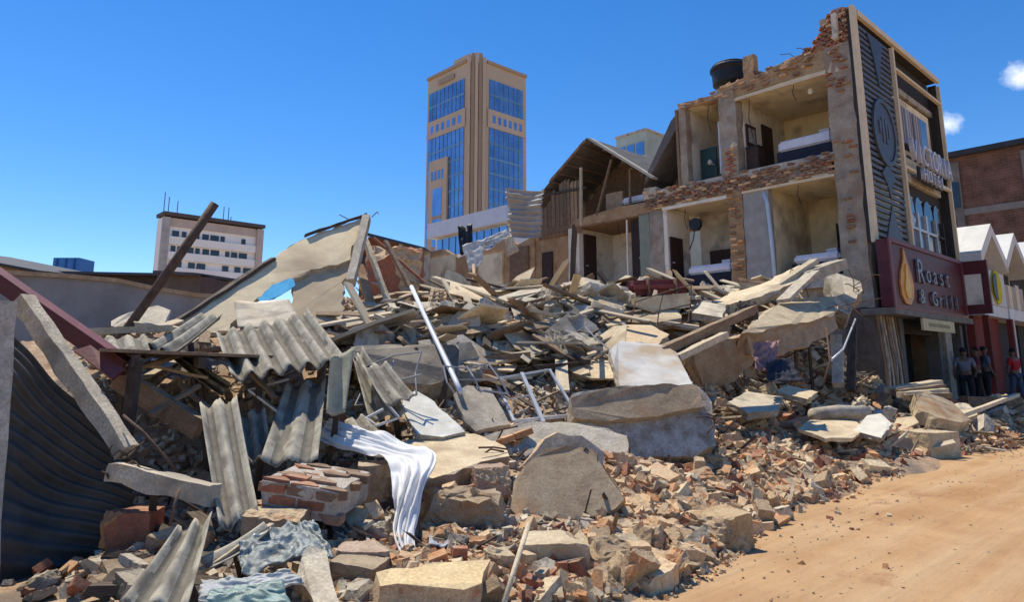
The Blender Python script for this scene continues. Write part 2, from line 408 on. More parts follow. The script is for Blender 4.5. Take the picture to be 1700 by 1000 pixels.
# ------------------------------------------------------------------ the heap: a height field through surveyed points (s, d, z)
SURVEY = [
    (-3, 2.5, -.1), (0, 2.2, -.1), (2, 2.5, -.08), (4.2, 3.0, -.06), (6.5, 3.5, -.06), (8.5, 3.8, -.06), (11, 4.0, -.06), (15, 4.1, -.05), (20, 4.1, 0.0), (26, 4.5, .2), (34, 5, .45),
    (-3, 5, 0), (-2, 7, .05), (-1, 9, .5), (-3, 14, .6), (0, 4.5, .0), (0, 6.2, .08), (1, 5.2, .1), (1, 8.0, .0), (1, 11, .7), (1, 15, 1.4), (0, 20, 1.6),
    (2.6, 3.9, .14), (2.5, 5.0, .2), (2.8, 6.5, .35), (2.2, 7.2, .02), (3.0, 8, .1), (3.2, 9.4, .4), (4.0, 7.2, .2), (4.0, 6.2, .25), (3, 13, 2.0), (3, 18, 2.1),
    (4.0, 3.7, .1), (4.6, 4.3, .22), (4.8, 5.2, .28), (5.0, 6.2, .42), (5.3, 7.5, .8), (5.5, 9, 1.3), (5.5, 11.5, 2.0), (6, 15, 2.3), (6, 20, 2.4),
    (6.0, 4.3, .25), (7.0, 5.0, .42), (7.7, 5.8, .5), (7.4, 6.8, .85), (7.2, 8.0, 1.3), (8.5, 10, 2.4), (9.5, 12, 2.95), (9, 16, 3.2), (9, 22, 3.2),
    (9, 4.6, .3), (10, 5.6, .5), (10.5, 6.6, .9), (10.8, 7.8, 1.9), (11.6, 9.6, 2.85), (12.0, 12.4, 3.2), (13, 18, 3.4),
    (12.5, 4.8, .3), (13, 6.2, .45), (13, 7.3, 1.0), (13.5, 8.8, 2.9), (15, 11, 3.4), (15, 15, 3.7),
    (16, 5.0, .4), (16.2, 6.2, .55), (16.5, 7.4, 1.0), (16.7, 8.15, 3.0), (18.4, 8.1, 2.9), (14.6, 8.0, 2.4), (17, 9.2, 3.3), (18.5, 11, 3.6), (19, 15, 3.8), (19, 22, 4.0),
    (19, 5.2, .5), (19, 6.3, .8), (19.5, 7.4, .9), (20, 9, 3.0), (22, 5.3, .65), (22, 6.3, .6), (25, 5.6, .6), (25, 6.5, .45), (29, 6, .5), (24, 8, .4), (24, 14, 3), (33, 7, .55), (24, 22, 3.5)]
_P = np.array([(a, b) for a, b, c in SURVEY]); _Z = np.array([c for a, b, c in SURVEY])
def _phi(r): return -np.sqrt(r * r + 0.5)
_n = len(_P)
_A = np.zeros((_n + 3, _n + 3))
_A[:_n, :_n] = _phi(np.linalg.norm(_P[:, None] - _P[None], axis=2)) + np.eye(_n) * -.02
_A[:_n, _n] = 1; _A[:_n, _n + 1:] = _P; _A[_n, :_n] = 1; _A[_n + 1:, :_n] = _P.T
_w = np.linalg.solve(_A, np.concatenate([_Z, np.zeros(3)]))
GS0, GS1, GD0, GD1, GST = -4.0, 34.0, 1.8, 21.0, 0.1
_gs = np.arange(GS0, GS1 + .001, GST); _gd = np.arange(GD0, GD1 + .001, GST)
_S, _D = np.meshgrid(_gs, _gd, indexing='ij')
_G = np.full(_S.shape, _w[_n]) + _w[_n + 1] * _S + _w[_n + 2] * _D
for k in range(_n):
    _G += _w[k] * _phi(np.hypot(_S - _P[k, 0], _D - _P[k, 1]))
for i in range(_G.shape[0]):
    for j in range(_G.shape[1]):
        h = _G[i, j]
        if h > .03:
            p = Vector((_S[i, j], _D[i, j], 0))
            a = min(.32, .07 + h * .11)
            _G[i, j] = h + (noise.fractal(p * .9, 1, 2, 4) * .55 + noise.noise(p * 3.3) * .35 + noise.noise(p * 8) * .2) * a
def hf(s, d):
    x = min(max((s - GS0) / GST, 0), _G.shape[0] - 1.001); y = min(max((d - GD0) / GST, 0), _G.shape[1] - 1.001)
    i, j = int(x), int(y); fx, fy = x - i, y - j
    return float((_G[i, j] * (1 - fx) + _G[i + 1, j] * fx) * (1 - fy) + (_G[i, j + 1] * (1 - fx) + _G[i + 1, j + 1] * fx) * fy)
def hw(p):                                  # height of heap or ground under a world point
    s, d = SD(p)
    if GS0 < s < GS1 and GD0 < d < GD1: return max(hf(s, d), gz(s))
    return gz(s)
def hit(u, v):                              # where a line of sight meets the heap
    r = ray(u, v); o = Vector((0, 0, EYE)); t = 3.0
    while t < 45:
        p = o + r * t
        if p.z < hw(p): return p
        t += .04
    return None
def hnormal(p):
    e = .25
    a = hw(p + Vector((e, 0, 0))) - hw(p - Vector((e, 0, 0))); b = hw(p + Vector((0, e, 0))) - hw(p - Vector((0, e, 0)))
    return Vector((-a / (2 * e), -b / (2 * e), 1)).normalized()
M_HEAP = mat('rubble_earth', (.52, .38, .25), (.27, .17, .11), 3.2, c3=(.44, .29, .18), bump=1.0, bscale=18, stain=(.20, .16, .13), rnd=0)
mb = MB()
ni, nj = _G.shape
mb.v = [(float(_S[i, j]), float(_D[i, j]), float(_G[i, j])) for i in range(ni) for j in range(nj)]
mb.f = [(i * nj + j, (i + 1) * nj + j, (i + 1) * nj + j + 1, i * nj + j + 1) for i in range(ni - 1) for j in range(nj - 1)
        if max(_G[i, j], _G[i + 1, j + 1], _G[i + 1, j], _G[i, j + 1]) > gz(float(_S[i, j])) - .06]
mb.m = [0] * len(mb.f)
heap = place('rubble_heap', mb.mesh('rubble_heap', M_HEAP, fix=False, smooth=True), None, (0, 0, 0), (0, 0, ROT))
tag(heap, 'earthy core of the long rubble heap', kind='structure')
# ------------------------------------------------------------------ the half-collapsed hotel (local x along street, y into block)
HS, HD = 20.2, 7.14
hotel = empty('ruined_hotel', W(HS, HD, 0), 'three storey hotel sheared open at the side showing its rooms', 'building', rz=ROT)
M_PIER = mat('weathered_pier', (.44, .38, .30), (.25, .20, .15), 2.2, bump=.6, bscale=14, stain=(.27, .18, .12), rnd=.05)
M_PIERB = mat('pier_brown_render', (.48, .33, .19), (.28, .18, .10), 2.5, bump=.6, bscale=14, stain=(.40, .24, .12), rnd=.05)
M_MORT = mat('old_mortar', (.36, .31, .25), (.22, .18, .14), 6, bump=.8, bscale=16, rnd=.05)
M_GREYW = mat('grey_room_wall', (.36, .35, .33), (.27, .26, .24), 3, bump=.15, rnd=.03)
M_TEAL = mat('teal_door_paint', (.03, .075, .075), (.02, .05, .05), 3, rough=.5, bump=.1)
M_GREENW = mat('green_wall_paint', (.26, .29, .22), (.2, .22, .17), 2, bump=.15)
def rbox(name, x0, x1, y0, y1, z0, z1, m, parent=hotel, amt=.02, cuts=5, seed=0., sc=2.5, label=None):
    me = MB().box(x0, x1, y0, y1, z0, z1).mesh(name, m)
    if cuts: rough_mesh(me, amt, sc, cuts, seed)
    o = place(name, me, parent)
    if label: o['label'] = label
    return o
# corner pier and the party-wall piers between rooms
rbox('corner_pier', -.02, .55, 0.06, .80, 3.2, 11.0, M_PIER, amt=.06, cuts=18, seed=1)
rbox('corner_pier', 0.0, .5, 0.1, .86, 0.0, 3.22, mat('shaded_pier', (.17, .15, .13), (.09, .08, .07), 2.5, bump=.6, bscale=14), amt=.035, cuts=8, seed=12)  # darker copy of the pier colour, with the cavity's shade put into it
rbox('room_pier', -.02, .4, 3.76, 4.38, 7.7, 10.75, M_PIER, amt=.05, cuts=12, seed=2)
rbox('room_pier', -.02, .4, 3.74, 4.24, 3.6, 7.12, M_PIERB, amt=.05, cuts=12, seed=3)
rbox('room_pier', 0, .35, 6.78, 7.36, 3.6, 7.1, M_PIER, amt=.05, cuts=10, seed=4)
rbox('room_pier', 0, .3, 5.66, 5.95, 7.7, 10.6, M_PIER, amt=.02, cuts=8, seed=5)
rbox('grey_wall_end', .0, .25, 2.86, 3.72, 3.6, 7.08, M_GREYW, amt=.02, cuts=6, seed=6)
# floor slabs, ceilings
rbox('floor_slab', .02, 7.4, .12, 7.6, 7.50, 7.78, M_CONCG, amt=.015, cuts=4)
rbox('floor_slab', .02, 7.4, .12, 13.4, 3.85, 4.18, M_CONCG, amt=.02, cuts=4)
rbox('ceiling', .03, 4.2, .3, 3.78, 10.26, 10.36, M_CREAM, amt=.004, cuts=2)
rbox('ceiling', .03, 4.2, 4.3, 5.75, 10.46, 10.54, M_CREAM, amt=.004, cuts=2)
rbox('ceiling', .03, 4.2, .3, 7.3, 7.10, 7.19, M_CREAM, amt=.004, cuts=2)
rbox('ceiling_trim', -.05, .03, .8, 3.76, 10.18, 10.26, M_FRAME, amt=.008, cuts=6)
rbox('ceiling_trim', -.05, .03, .8, 3.72, 7.03, 7.10, M_FRAME, amt=.008, cuts=6)
rbox('ceiling_trim', -.05, .03, 4.26, 6.76, 6.98, 7.08, M_WALLW, amt=.01, cuts=6)
# roof beam above the top rooms, its broken parapet
prof = [(.5, 11.02), (.8, 11.1), (1.1, 11.03), (1.9, 10.98), (2.6, 10.9), (3.2, 10.88), (3.8, 10.86), (4.4, 10.8), (4.45, 10.62), (5.2, 10.68), (5.97, 10.72), (5.97, 10.52), (4.4, 10.42), (3.7, 10.32), (.5, 10.34)]
rm = MB().prism([(0.0, y, z) for y, z in prof], (.34, 0, 0)).mesh('roof_beam', M_PIERB)
rough_mesh(rm, .06, 2.5, 3, 9.0); place('roof_beam', rm, hotel)
rbox('chimney_stub', 0, .34, 3.05, 3.42, 10.85, 11.62, M_PIERB, amt=.03, cuts=4, seed=21)
rbox('roof_slab', .36, 7.6, .15, 6.0, 10.55, 10.75, M_CONCG, amt=.02, cuts=3)
# room walls
def wall(name, x0, x1, y0, y1, z0, z1, m, label=None): return rbox(name, x0, x1, y0, y1, z0, z1, m, amt=.004, cuts=2, label=label)
wall('back_wall', 3.3, 3.45, .3, 3.78, 7.78, 10.26, M_CREAM)
wall('side_wall', .4, 3.3, 3.72, 3.84, 7.78, 10.26, M_WALLW)
wall('side_wall', .4, 7.4, .25, .4, 7.78, 10.5, M_CREAM)
wall('back_wall', 2.2, 2.35, 4.3, 5.72, 7.78, 10.46, M_CREAM)
wall('side_wall', .3, 2.2, 5.68, 5.8, 7.78, 10.46, M_WALLW)
wall('back_wall', 2.9, 3.05, .3, 3.72, 4.18, 7.1, M_CREAM, 'yellowed cream back wall of the lower corner room')
wall('side_wall', .25, 2.9, 2.9, 3.0, 4.18, 7.1, M_CREAM)
wall('side_wall', .4, 7.4, .25, .4, 4.18, 7.1, M_CREAM)
wall('back_wall', 2.4, 2.55, 4.2, 6.8, 4.18, 7.1, M_WALLW)
wall('side_wall', .02, 1.4, 6.62, 6.78, 4.18, 7.08, M_WALLW)
wall('side_wall', .35, 2.4, 4.18, 4.3, 4.18, 7.08, M_GREYW)
wall('lower_wall', .3, .5, .8, 13.4, .0, 3.86, M_CONCG)
# doors, cupboard openings
def door(x0, x1, y0, y1, z0, z1, m, name='door'):
    o = MB().box(x0, x1, y0, y1, z0, z1).part(name, m, hotel)
    cx = (x0 + x1) / 2; t = min(x1 - x0, y1 - y0)
    k = MB()
    if x1 - x0 > y1 - y0: k.box(x0 + .06, x0 + .14, y0 - .05, y0 - .003, (z0 + z1) / 2, (z0 + z1) / 2 + .04)
    else: k.box(x0 - .05, x0 - .003, y0 + .06, y0 + .14, (z0 + z1) / 2, (z0 + z1) / 2 + .04)
    kk = k.part('handle', M_STEEL, hotel); kk.parent = o
    return o
door(1.55, 2.25, 3.66, 3.715, 7.79, 9.75, M_DARKW)
door(.75, .82, 5.0, 5.62, 7.79, 9.1, M_TEAL)['label'] = 'dark teal door of the narrow top room'
door(.12, .85, 6.56, 6.615, 4.19, 6.05, M_DARKW)
door(2.30, 2.395, 4.5, 5.3, 4.19, 6.1, M_DARKW)
MB().box(2.82, 2.895, 1.72, 2.02, 4.9, 6.2).part('niche_panel', M_DARKW, hotel)
MB().box(2.0, 2.39, 4.9, 6.2, 4.19, 5.7).part('wardrobe', M_DARKW, hotel)
MB().box(.12, .3, 4.32, 4.52, 7.9, 9.7).part('bathroom_pipe_casing', M_STEEL, hotel)
# brick courses laid open along the torn floor edge and on the parapet
def brick_proto(name, m, sx=.225, sy=.105, sz=.068, seed=0, amt=.006):
    me = MB().box(-sx / 2, sx / 2, -sy / 2, sy / 2, -sz / 2, sz / 2).mesh(name, m)
    bm = bmesh.new(); bm.from_mesh(me)
    rr = random.Random(seed)
    for k in range(2):
        no = Vector((rr.choice((-1, 1)), rr.choice((-1, 1)), rr.choice((-1, 1)) * rr.random())).normalized()
        co = Vector((no.x * sx * .42, no.y * sy * .4, no.z * sz * .4))
        gm = bmesh.ops.bisect_plane(bm, geom=bm.verts[:] + bm.edges[:] + bm.faces[:], plane_co=co, plane_no=no, clear_outer=True)
        ed = [e for e in gm['geom_cut'] if isinstance(e, bmesh.types.BMEdge)]
        if ed:
            try: bmesh.ops.contextual_create(bm, geom=ed)
            except Exception: pass
    for v in bm.verts: v.co += noise.noise_vector(v.co * 30 + Vector((seed, 0, 0))) * amt
    bmesh.ops.recalc_face_normals(bm, faces=bm.faces)
    bm.to_mesh(me); bm.free(); return me
BRICKS = {'o': [brick_proto('brick', M_BRICKO, seed=i) for i in range(4)], 'r': [brick_proto('brick', M_BRICKR, seed=i + 9) for i in range(4)],
          't': [brick_proto('brick', M_BRICKT, seed=i + 19) for i in range(4)], 'd': [brick_proto('brick', M_BRICKD, seed=i + 29) for i in range(4)]}
rb = random.Random(3)
rbox('band_core', .02, .3, .85, 7.4, 7.19, 7.50, M_MORT, amt=.03, cuts=10, seed=8)
n_b = 0
for k in range(8):
    z = 7.14 + k * .083
    y = .86 + (k % 2) * .12
    while y < 7.45:
        ragged = .82 if k < 6 else (.55 if k == 6 else .3)
        if rb.random() < ragged and not (k < 1 and y < 2 and rb.random() < .5):
            tone = rb.choice('rddddt')
            place('brick', rb.choice(BRICKS[tone]), hotel, (-.02 + rb.uniform(-.05, .05), y, z + .034), (rb.uniform(-.06, .06), rb.uniform(-.06, .06), R(90) + rb.uniform(-.12, .12)))
            n_b += 1
        y += .238
for k in range(14):                       # stepped brick parapet by the facade
    z = 10.98 + k * .083
    ymax = 1.15 - (k * .02 if k < 5 else .12 + (k - 5) * .06)
    if k < 3: ymax = 1.9 - k * .3
    y = .1 + (k % 2) * .11
    while y < ymax:
        for x in (.06, .2):
            place('brick', rb.choice(BRICKS[rb.choice('drtdr')]), hotel, (x + rb.uniform(-.02, .02), y, z + .034), (rb.uniform(-.05, .05), rb.uniform(-.05, .05), R(90) + rb.uniform(-.15, .15)))
            n_b += 1
        y += .238
rbox('parapet_core', .1, .36, .1, .9, 10.95, 12.0, M_MORT, amt=.03, cuts=5, seed=17)
for k in range(34):                       # brick showing through the lower orange pier
    z = 3.75 + k * .098
    if rb.random() < .8:
        place('brick', rb.choice(BRICKS[rb.choice('otd')]), hotel, (-.035, 3.88 + (k % 2) * .2 + rb.uniform(-.04, .04), z), (0, 0, R(90) + rb.uniform(-.06, .06)))
for k in range(9):
    z = 7.85 + k * .09
    place('brick', rb.choice(BRICKS[rb.choice('ror')]), hotel, (-.035, 3.98 + (k % 2) * .14, z), (0, 0, R(90) + rb.uniform(-.1, .1)))
for k in range(38):                       # brick showing through the roof beam and the corner pier
    y = rb.uniform(.9, 5.8); z = rb.uniform(10.45, 10.95 - y * .04)
    place('brick', rb.choice(BRICKS[rb.choice('ddt')]), hotel, (-.015 + rb.uniform(-.02, .03), y, round(z / .083) * .083), (rb.uniform(-.05, .05), rb.uniform(-.05, .05), R(90) + rb.uniform(-.1, .1)))
for k in range(26):
    place('brick', rb.choice(BRICKS[rb.choice('ddr')]), hotel, (-.05 + rb.uniform(-.02, .02), rb.uniform(.2, .75), round(rb.choice((rb.uniform(9.6, 11), rb.uniform(5, 10))) / .083) * .083), (rb.uniform(-.05, .05), 0, R(90) + rb.uniform(-.1, .1)))
# loose render hanging along the parapet top
for k in range(26):
    y = rb.uniform(.9, 4.3)
    place('brick', rb.choice(BRICKS[rb.choice('dtd')]), hotel, (.1 + rb.uniform(0, .2), y, 11.08 - max(0, y - 1) * .06 + rb.uniform(-.06, .04)), (rb.uniform(-.6, .6), rb.uniform(-.5, .5), rb.uniform(0, 3)))
for (y, z, L) in ((1.9, 10.24, .5), (4.9, 10.4, .9), (2.0, 7.05, .6), (6.0, 6.95, .7), (8.9, 6.9, .5), (3.4, 10.2, 1.3)):
    MB().tube([(.25, y, z), (.22, y + .04, z - L * .5), (.28, y - .03, z - L)], .012, 5).part('hanging_wire', M_BLACK, hotel)
for (y, z) in ((1.5, 10.1), (5.1, 8.6)):
    MB().lathe([(.02, z), (.07, z - .05), (.09, z - .14), (.05, z - .2)], .5, y, 10).part('light_fitting', M_WALLW, hotel)
# bent rods
for (a, b, c) in (((.1, 1.6, 10.95), (.0, 1.85, 11.2), (-.1, 2.1, 11.22)), ((.1, 1.25, 11.0), (.05, 1.5, 11.28), (0, 1.62, 11.3))):
    MB().tube([a, b, c], .012, 5).part('bent_rod', M_RUST, hotel)
# --- lower wing with the torn gable roof
rbox('wing_floor', .02, 4, 7.4, 13.2, 6.95, 7.15, M_TIMB, amt=.03, cuts=6)
rm = MB().prism([(0, 7.3, 7.0), (0, 7.3, 7.42), (0, 9, 7.45), (0, 10.9, 7.3), (0, 11.3, 7.0)], (.3, 0, 0)).mesh('wing_beam', M_PIERB)
rough_mesh(rm, .04, 2.5, 3, 4.); place('wing_beam', rm, hotel)
wall('back_wall', 2.2, 2.35, 7.4, 10.9, 4.18, 6.95, M_WALLW)
wall('side_wall', .1, 2.2, 10.78, 10.95, 4.0, 6.95, M_WALLW)
rbox('wing_pier', 0, .3, 10.95, 11.25, 3.6, 6.98, M_WALLW, amt=.02, cuts=6, seed=31)
rbox('wing_pier', 0, .25, 7.36, 7.8, 3.6, 6.98, M_GREENW, amt=.02, cuts=6, seed=32)
door(.35, 1.05, 10.70, 10.775, 4.2, 6.75, M_DARKW)
door(.25, .32, 7.85, 8.35, 4.0, 6.9, M_DARKW)
MB().bar((.02, 8.38, 3.9), (.02, 8.36, 6.9), .05).part('door_post', M_WALLW, hotel)
rbox('wing_wall', .12, .3, 11.25, 13.3, 3.4, 6.95, M_PIERB, amt=.03, cuts=5, seed=36)
MB().box(.02, .1, 12.2, 12.75, 3.6, 6.2).part('doorway_shade_panel', M_DARKW, hotel)  # dark panel painted in for the shade of a doorway
# gable end: sheet roof on rafters and battens (apex y=10.07 z=10.37)
AP, RF, LF = (10.07, 10.42), (7.28, 8.28), (12.72, 8.62)
def roof_plane(name, a, b, x0, x1, t, m, waves=0):
    mb = MB(); n = 2
    dy, dz = b[0] - a[0], b[1] - a[1]; L = math.hypot(dy, dz); ny, nz_ = -dz / L * t, dy / L * t
    if nz_ < 0: ny, nz_ = -ny, -nz_
    mb.hexa([(x0, a[0], a[1]), (x1, a[0], a[1]), (x1, b[0], b[1]), (x0, b[0], b[1]), (x0, a[0] + ny, a[1] + nz_), (x1, a[0] + ny, a[1] + nz_), (x1, b[0] + ny, b[1] + nz_), (x0, b[0] + ny, b[1] + nz_)])
    return mb.part(name, m, hotel)
M_ROOFD = mat('old_roof_sheet', (.17, .155, .145), (.10, .09, .085), 2, rough=.8, bump=.3)
M_ROOFL = mat('pale_roof_edge', (.50, .47, .40), (.38, .35, .30), 3, bump=.3)
roof_plane('roof_slope', AP, (12.1, 9.12), -.12, 3.8, .05, M_ROOFD)
roof_plane('roof_slope', (12.05, 9.1), (13.3, 8.2), -.08, 3.4, .05, M_ROOFD)
roof_plane('roof_slope', AP, RF, .2, 4.0, .05, M_ROOFD)
roof_plane('barge_board', (10.0, 10.36), (7.1, 8.2), -.12, .2, .09, M_ROOFL)
roof_plane('barge_board', (10.15, 10.3), (12.0, 9.05), -.17, -.12, .1, M_TIMB)
for k in range(6):
    t = (k + .7) / 6.4
    y, z = AP[0] + (LF[0] - AP[0]) * t, AP[1] + (LF[1] - AP[1]) * t
    MB().bar((-.25, y, z - .06), (3.6, y, z - .06), .05, .07).part('purlin', M_TIMB, hotel)
    y, z = AP[0] + (RF[0] - AP[0]) * t, AP[1] + (RF[1] - AP[1]) * t
    MB().bar((-.05, y, z - .06), (3.8, y, z - .06), .05, .07).part('purlin', M_TIMB, hotel)
MB().bar((-.02, 10.55, 7.0), (-.02, 10.5, 9.35), .1, .08).part('post', M_TIMP, hotel)
MB().bar((-.02, 9.75, 7.3), (.0, 8.98, 9.35), .09, .07).part('brace', M_TIMB, hotel)
MB().bar((.3, 8.4, 7.4), (.3, 8.35, 8.9), .08, .07).part('post', M_TIMB, hotel)
MB().bar((.02, 12.6, 8.6), (.02, 10.3, 8.5), .07, .1).part('tie_beam', M_TIMD, hotel)
gtop = [(10.55, 9.3), (11.4, 9.15), (12.1, 8.75), (12.6, 8.25), (13.3, 7.65)]
y = 10.58
while y < 13.25:                          # boarded gable end, board by board, some missing
    t_ = next(k for k in range(len(gtop) - 1) if gtop[k][0] <= y <= gtop[k + 1][0]); f_ = (y - gtop[t_][0]) / (gtop[t_ + 1][0] - gtop[t_][0])
    zt = gtop[t_][1] + (gtop[t_ + 1][1] - gtop[t_][1]) * f_ - rb.uniform(.0, .35); w_ = rb.uniform(.15, .24)
    MB().hexa([(.05, y, 6.75 + rb.uniform(0, .15)), (.09, y, 6.75), (.09, y + w_ - .012, 6.75), (.05, y + w_ - .012, 6.75 + rb.uniform(0, .15)), (.05 - rb.uniform(0, .06), y + .02, zt), (.09, y + .02, zt), (.09, y + w_, zt - .1), (.05, y + w_, zt - .1)]).part('gable_board', rb.choice((M_TIMB, M_PIERB, M_TIMB)), hotel)
    y += w_
wall('back_wall', 2.6, 2.7, 7.3, 12.6, 7.15, 8.75, M_TIMB)
plate_pts = [(2.62, 7.9, 8.7), (2.62, 10.07, 10.36), (2.62, 12.0, 9.1), (2.62, 12.3, 8.7)]
MB().prism(plate_pts, (.06, 0, 0)).part('gable_boarding', M_TIMB, hotel)
wall('back_wall', 1.8, 1.9, 11.2, 13.4, 4.0, 6.9, M_PIERB)
rbox('fallen_panel', .5, .62, 8.9, 9.7, 7.2, 8.2, M_BROWNC, amt=.02, cuts=3)
# dark sloping soffit between gable and top rooms
rm = MB().prism([(.05, 5.97, 10.45), (.05, 6.3, 10.2), (.05, 7.5, 8.35), (.05, 7.5, 8.1), (.05, 5.97, 10.0)], (3.5, 0, 0)).mesh('lean_to_roof', M_ROOFD)
place('lean_to_roof', rm, hotel)
wall('back_wall', 1.6, 1.7, 5.85, 7.4, 7.78, 10.1, M_PIERB)
MB().bar((.0, 6.0, 7.75), (.0, 6.02, 10.5), .09).part('post', M_TIMB, hotel)
rbox('ledge_block', -.05, .3, 7.0, 7.5, 7.5, 7.9, M_CONC, amt=.03, cuts=3, seed=41)
# far left remains of ground rooms: ragged cream walls
prof = [(13.2, 3), (13.2, 7.0), (14.2, 6.75), (15.0, 7.2), (16.2, 6.7), (16.9, 6.9), (18.2, 6.6), (19.3, 7.15), (20.3, 7.2), (21.1, 7.3), (21.1, 3)]
rm = MB().prism([(.05, y, z) for y, z in prof], (.25, 0, 0)).mesh('ragged_wall', M_PIERB)
place('ragged_wall', rough_mesh(rm, .05, 1.8, 3, 2.), hotel)
for (y0, y1, z1, m) in ((13.5, 14.6, 6.6, M_TIMB), (15.1, 16.7, 6.5, M_CREAM), (18.4, 20.3, 6.8, M_CREAM)):
    rm = MB().box(-.06, .08, y0, y1, 3.4, z1).mesh('plaster_panel', m)
    place('plaster_panel', rough_mesh(rm, .02, 2, 4, y0), hotel)
rbox('plaster_pilaster', -.12, .1, 20.45, 20.95, 3.2, 7.0, M_WALLW, amt=.02, cuts=4, seed=51)
rbox('plaster_pilaster', -.12, .1, 17.1, 17.5, 3.2, 6.4, M_PIERB, amt=.04, cuts=4, seed=52)
door(-.02, .04, 13.6, 14.2, 3.4, 6.5, M_DARKW)
# --- street front: cream frame, slatted panel with emblem, dark recess with windows
def fb(name, x0, x1, z0, z1, y0, y1, m, label=None):
    return MB().box(x0, x1, y0, y1, z0, z1).part(name, m, hotel, label=label)
fb('front_wall', .05, 7.75, 5.0, 11.9, .26, .40, M_DARKF)
fb('front_frame', -.04, .24, 4.98, 12.06, -.14, -.03, M_FRAME)
fb('front_frame', 3.06, 3.2, 5.0, 11.72, -.14, -.03, M_FRAME)
fb('front_frame', 7.74, 7.84, 4.3, 11.72, -.14, -.03, M_FRAME)
fb('front_frame', .34, 7.84, 11.86, 12.04, -.14, -.03, M_FRAME)
fb('front_frame', 3.2, 7.74, 11.0, 11.09, -.14, -.03, M_FRAME)
fb('front_frame', 3.2, 4.1, 7.72, 7.82, -.14, -.03, M_FRAME)
fb('front_frame', 6.5, 7.74, 7.72, 7.82, -.14, -.03, M_FRAME)
fb('corner_post', -.2, -.05, 11.1, 11.92, .3, .44, M_CONC)
fb('dark_gap_strip', -.03, .05, 5.0, 11.95, -.03, .06, M_DARKF)  # dark strip stands in for shade in the gap between frame and pier
fb('dark_gap_strip', 7.74, 7.82, 4.3, 11.8, -.03, .25, M_DARKF)
fb('dark_gap_strip', .05, 7.72, 11.86, 11.95, -.03, .3, M_DARKF)
M_SLAT = mat('slat_grey_blue', (.105, .115, .135), (.075, .082, .098), 3, rough=.5, bump=.1)
M_EMB = mat('emblem_blue_grey', (.078, .09, .115), (.058, .068, .088), 3, rough=.5, bump=.05)
z = 5.06
while z < 11.66:
    half = 0.0
    MB().box(.26, 3.04, -.04, .03, z, z + .1).part('slat', M_SLAT, hotel)
    z += .186
def ring(cx, cz, r0, r1, y0, y1, n=28):
    mb = MB()
    for k in range(n):
        a, b = 2 * math.pi * k / n, 2 * math.pi * (k + 1) / n
        p = lambda r, t, y: (cx + r * math.cos(t), y, cz + r * math.sin(t) * 1.15)
        mb.hexa([p(r0, a, y0), p(r1, a, y0), p(r1, b, y0), p(r0, b, y0), p(r0, a, y1), p(r1, a, y1), p(r1, b, y1), p(r0, b, y1)])
    return mb
emblem = ring(1.78, 8.55, .80, .92, -.11, -.045).part('emblem_ring', M_SLAT, hotel)
def plate(name, pts, m, y=-.075, t=.03, parent=hotel):
    return MB().prism([(x, y, z) for x, z in pts], (0, t, 0)).part(name, m, parent)
plate('emblem_plate', [(1.78 + .8 * math.cos(k * .3927), 8.55 + .92 * math.sin(k * .3927)) for k in range(16)], M_EMB, -.07, .022)
for dx in (-.35, -.12, .12, .35):
    plate('emblem_bar', [(1.78 + dx - .06, 8.1 + abs(dx)), (1.78 + dx + .06, 8.1 + abs(dx)), (1.78 + dx + .08, 9.1 - abs(dx) * .7), (1.78 + dx - .08, 9.1 - abs(dx) * .7)], M_SLAT, -.1, .028)
plate('emblem_plate', [(1.15, 11.6), (2.4, 11.6), (2.05, 10.9), (1.88, 10.3), (1.78, 10.0), (1.68, 10.3), (1.5, 10.9)], M_EMB)
plate('emblem_plate', [(1.78, 7.6), (2.3, 7.2), (1.95, 6.9), (1.78, 6.5), (1.6, 6.9), (1.25, 7.2)], M_EMB)
plate('emblem_plate', [(1.1, 5.1), (2.5, 5.1), (2.2, 5.6), (1.92, 6.0), (1.78, 6.3), (1.62, 6.0), (1.35, 5.6)], M_EMB)
M_CURT = mat('window_curtain', (.42, .46, .50), (.28, .24, .26), 1.2, bump=.3, stretch=(8, 1, .4))
M_PANE = mat('reflecting_pane', (.16, .22, .29), (.05, .06, .08), .8, rough=.12, bump=0, spec=.8, rnd=.25)
for i, (x0, x1) in enumerate(((3.5, 4.2), (4.26, 5.0), (5.06, 5.8), (5.9, 6.7))):
    w = fb('window', x0, x1, 8.7, 10.15, .16, .25, M_DARKF)
    p = MB().box(x0 + .05, x1 - .05, .12, .155, 8.75, 10.1).part('pane', M_PANE if i else M_CURT, hotel); p.parent = w
    if i < 3:
        c = MB()
        for q in range(5): c.box(x0 + .08 + q * .12, x0 + .16 + q * .12, .06 + (q % 2) * .02, .11, 8.75, 10.05)
        cc = c.part('curtain', M_CURT, hotel); cc.parent = w
for i, (x0, x1) in enumerate(((3.45, 4.4), (4.5, 5.2), (5.3, 6.2), (6.3, 7.0))):
    arch = [(x0, 5.15), (x1, 5.15), (x1, 6.5)] + [((x0 + x1) / 2 + (x1 - x0) / 2 * math.cos(a), 6.5 + .6 * math.sin(a)) for a in (.5, 1.0, 1.57, 2.1, 2.6)] + [(x0, 6.5)]
    w = MB().prism([(x, .12, z) for x, z in arch], (0, .12, 0)).part('window', M_PANE if i < 2 else M_GLASS, hotel)
    fr = MB().box(x0 - .05, x0 + .03, .04, .12, 5.1, 6.5).box(x1 - .03, x1 + .05, .04, .12, 5.1, 6.5).box(x0, x1, .04, .12, 5.9, 5.98)
    f = fr.part('window_frame', M_STEEL if i < 3 else M_DARKF, hotel); f.parent = w
pl = plate('broken_pane', [(3.5, 6.6), (4.1, 6.2), (3.55, 5.7)], M_STEEL, .02, .02)
fb('side_edge', 7.84, 7.95, 0.3, 11.7, -.02, 1.5, M_DARKF)
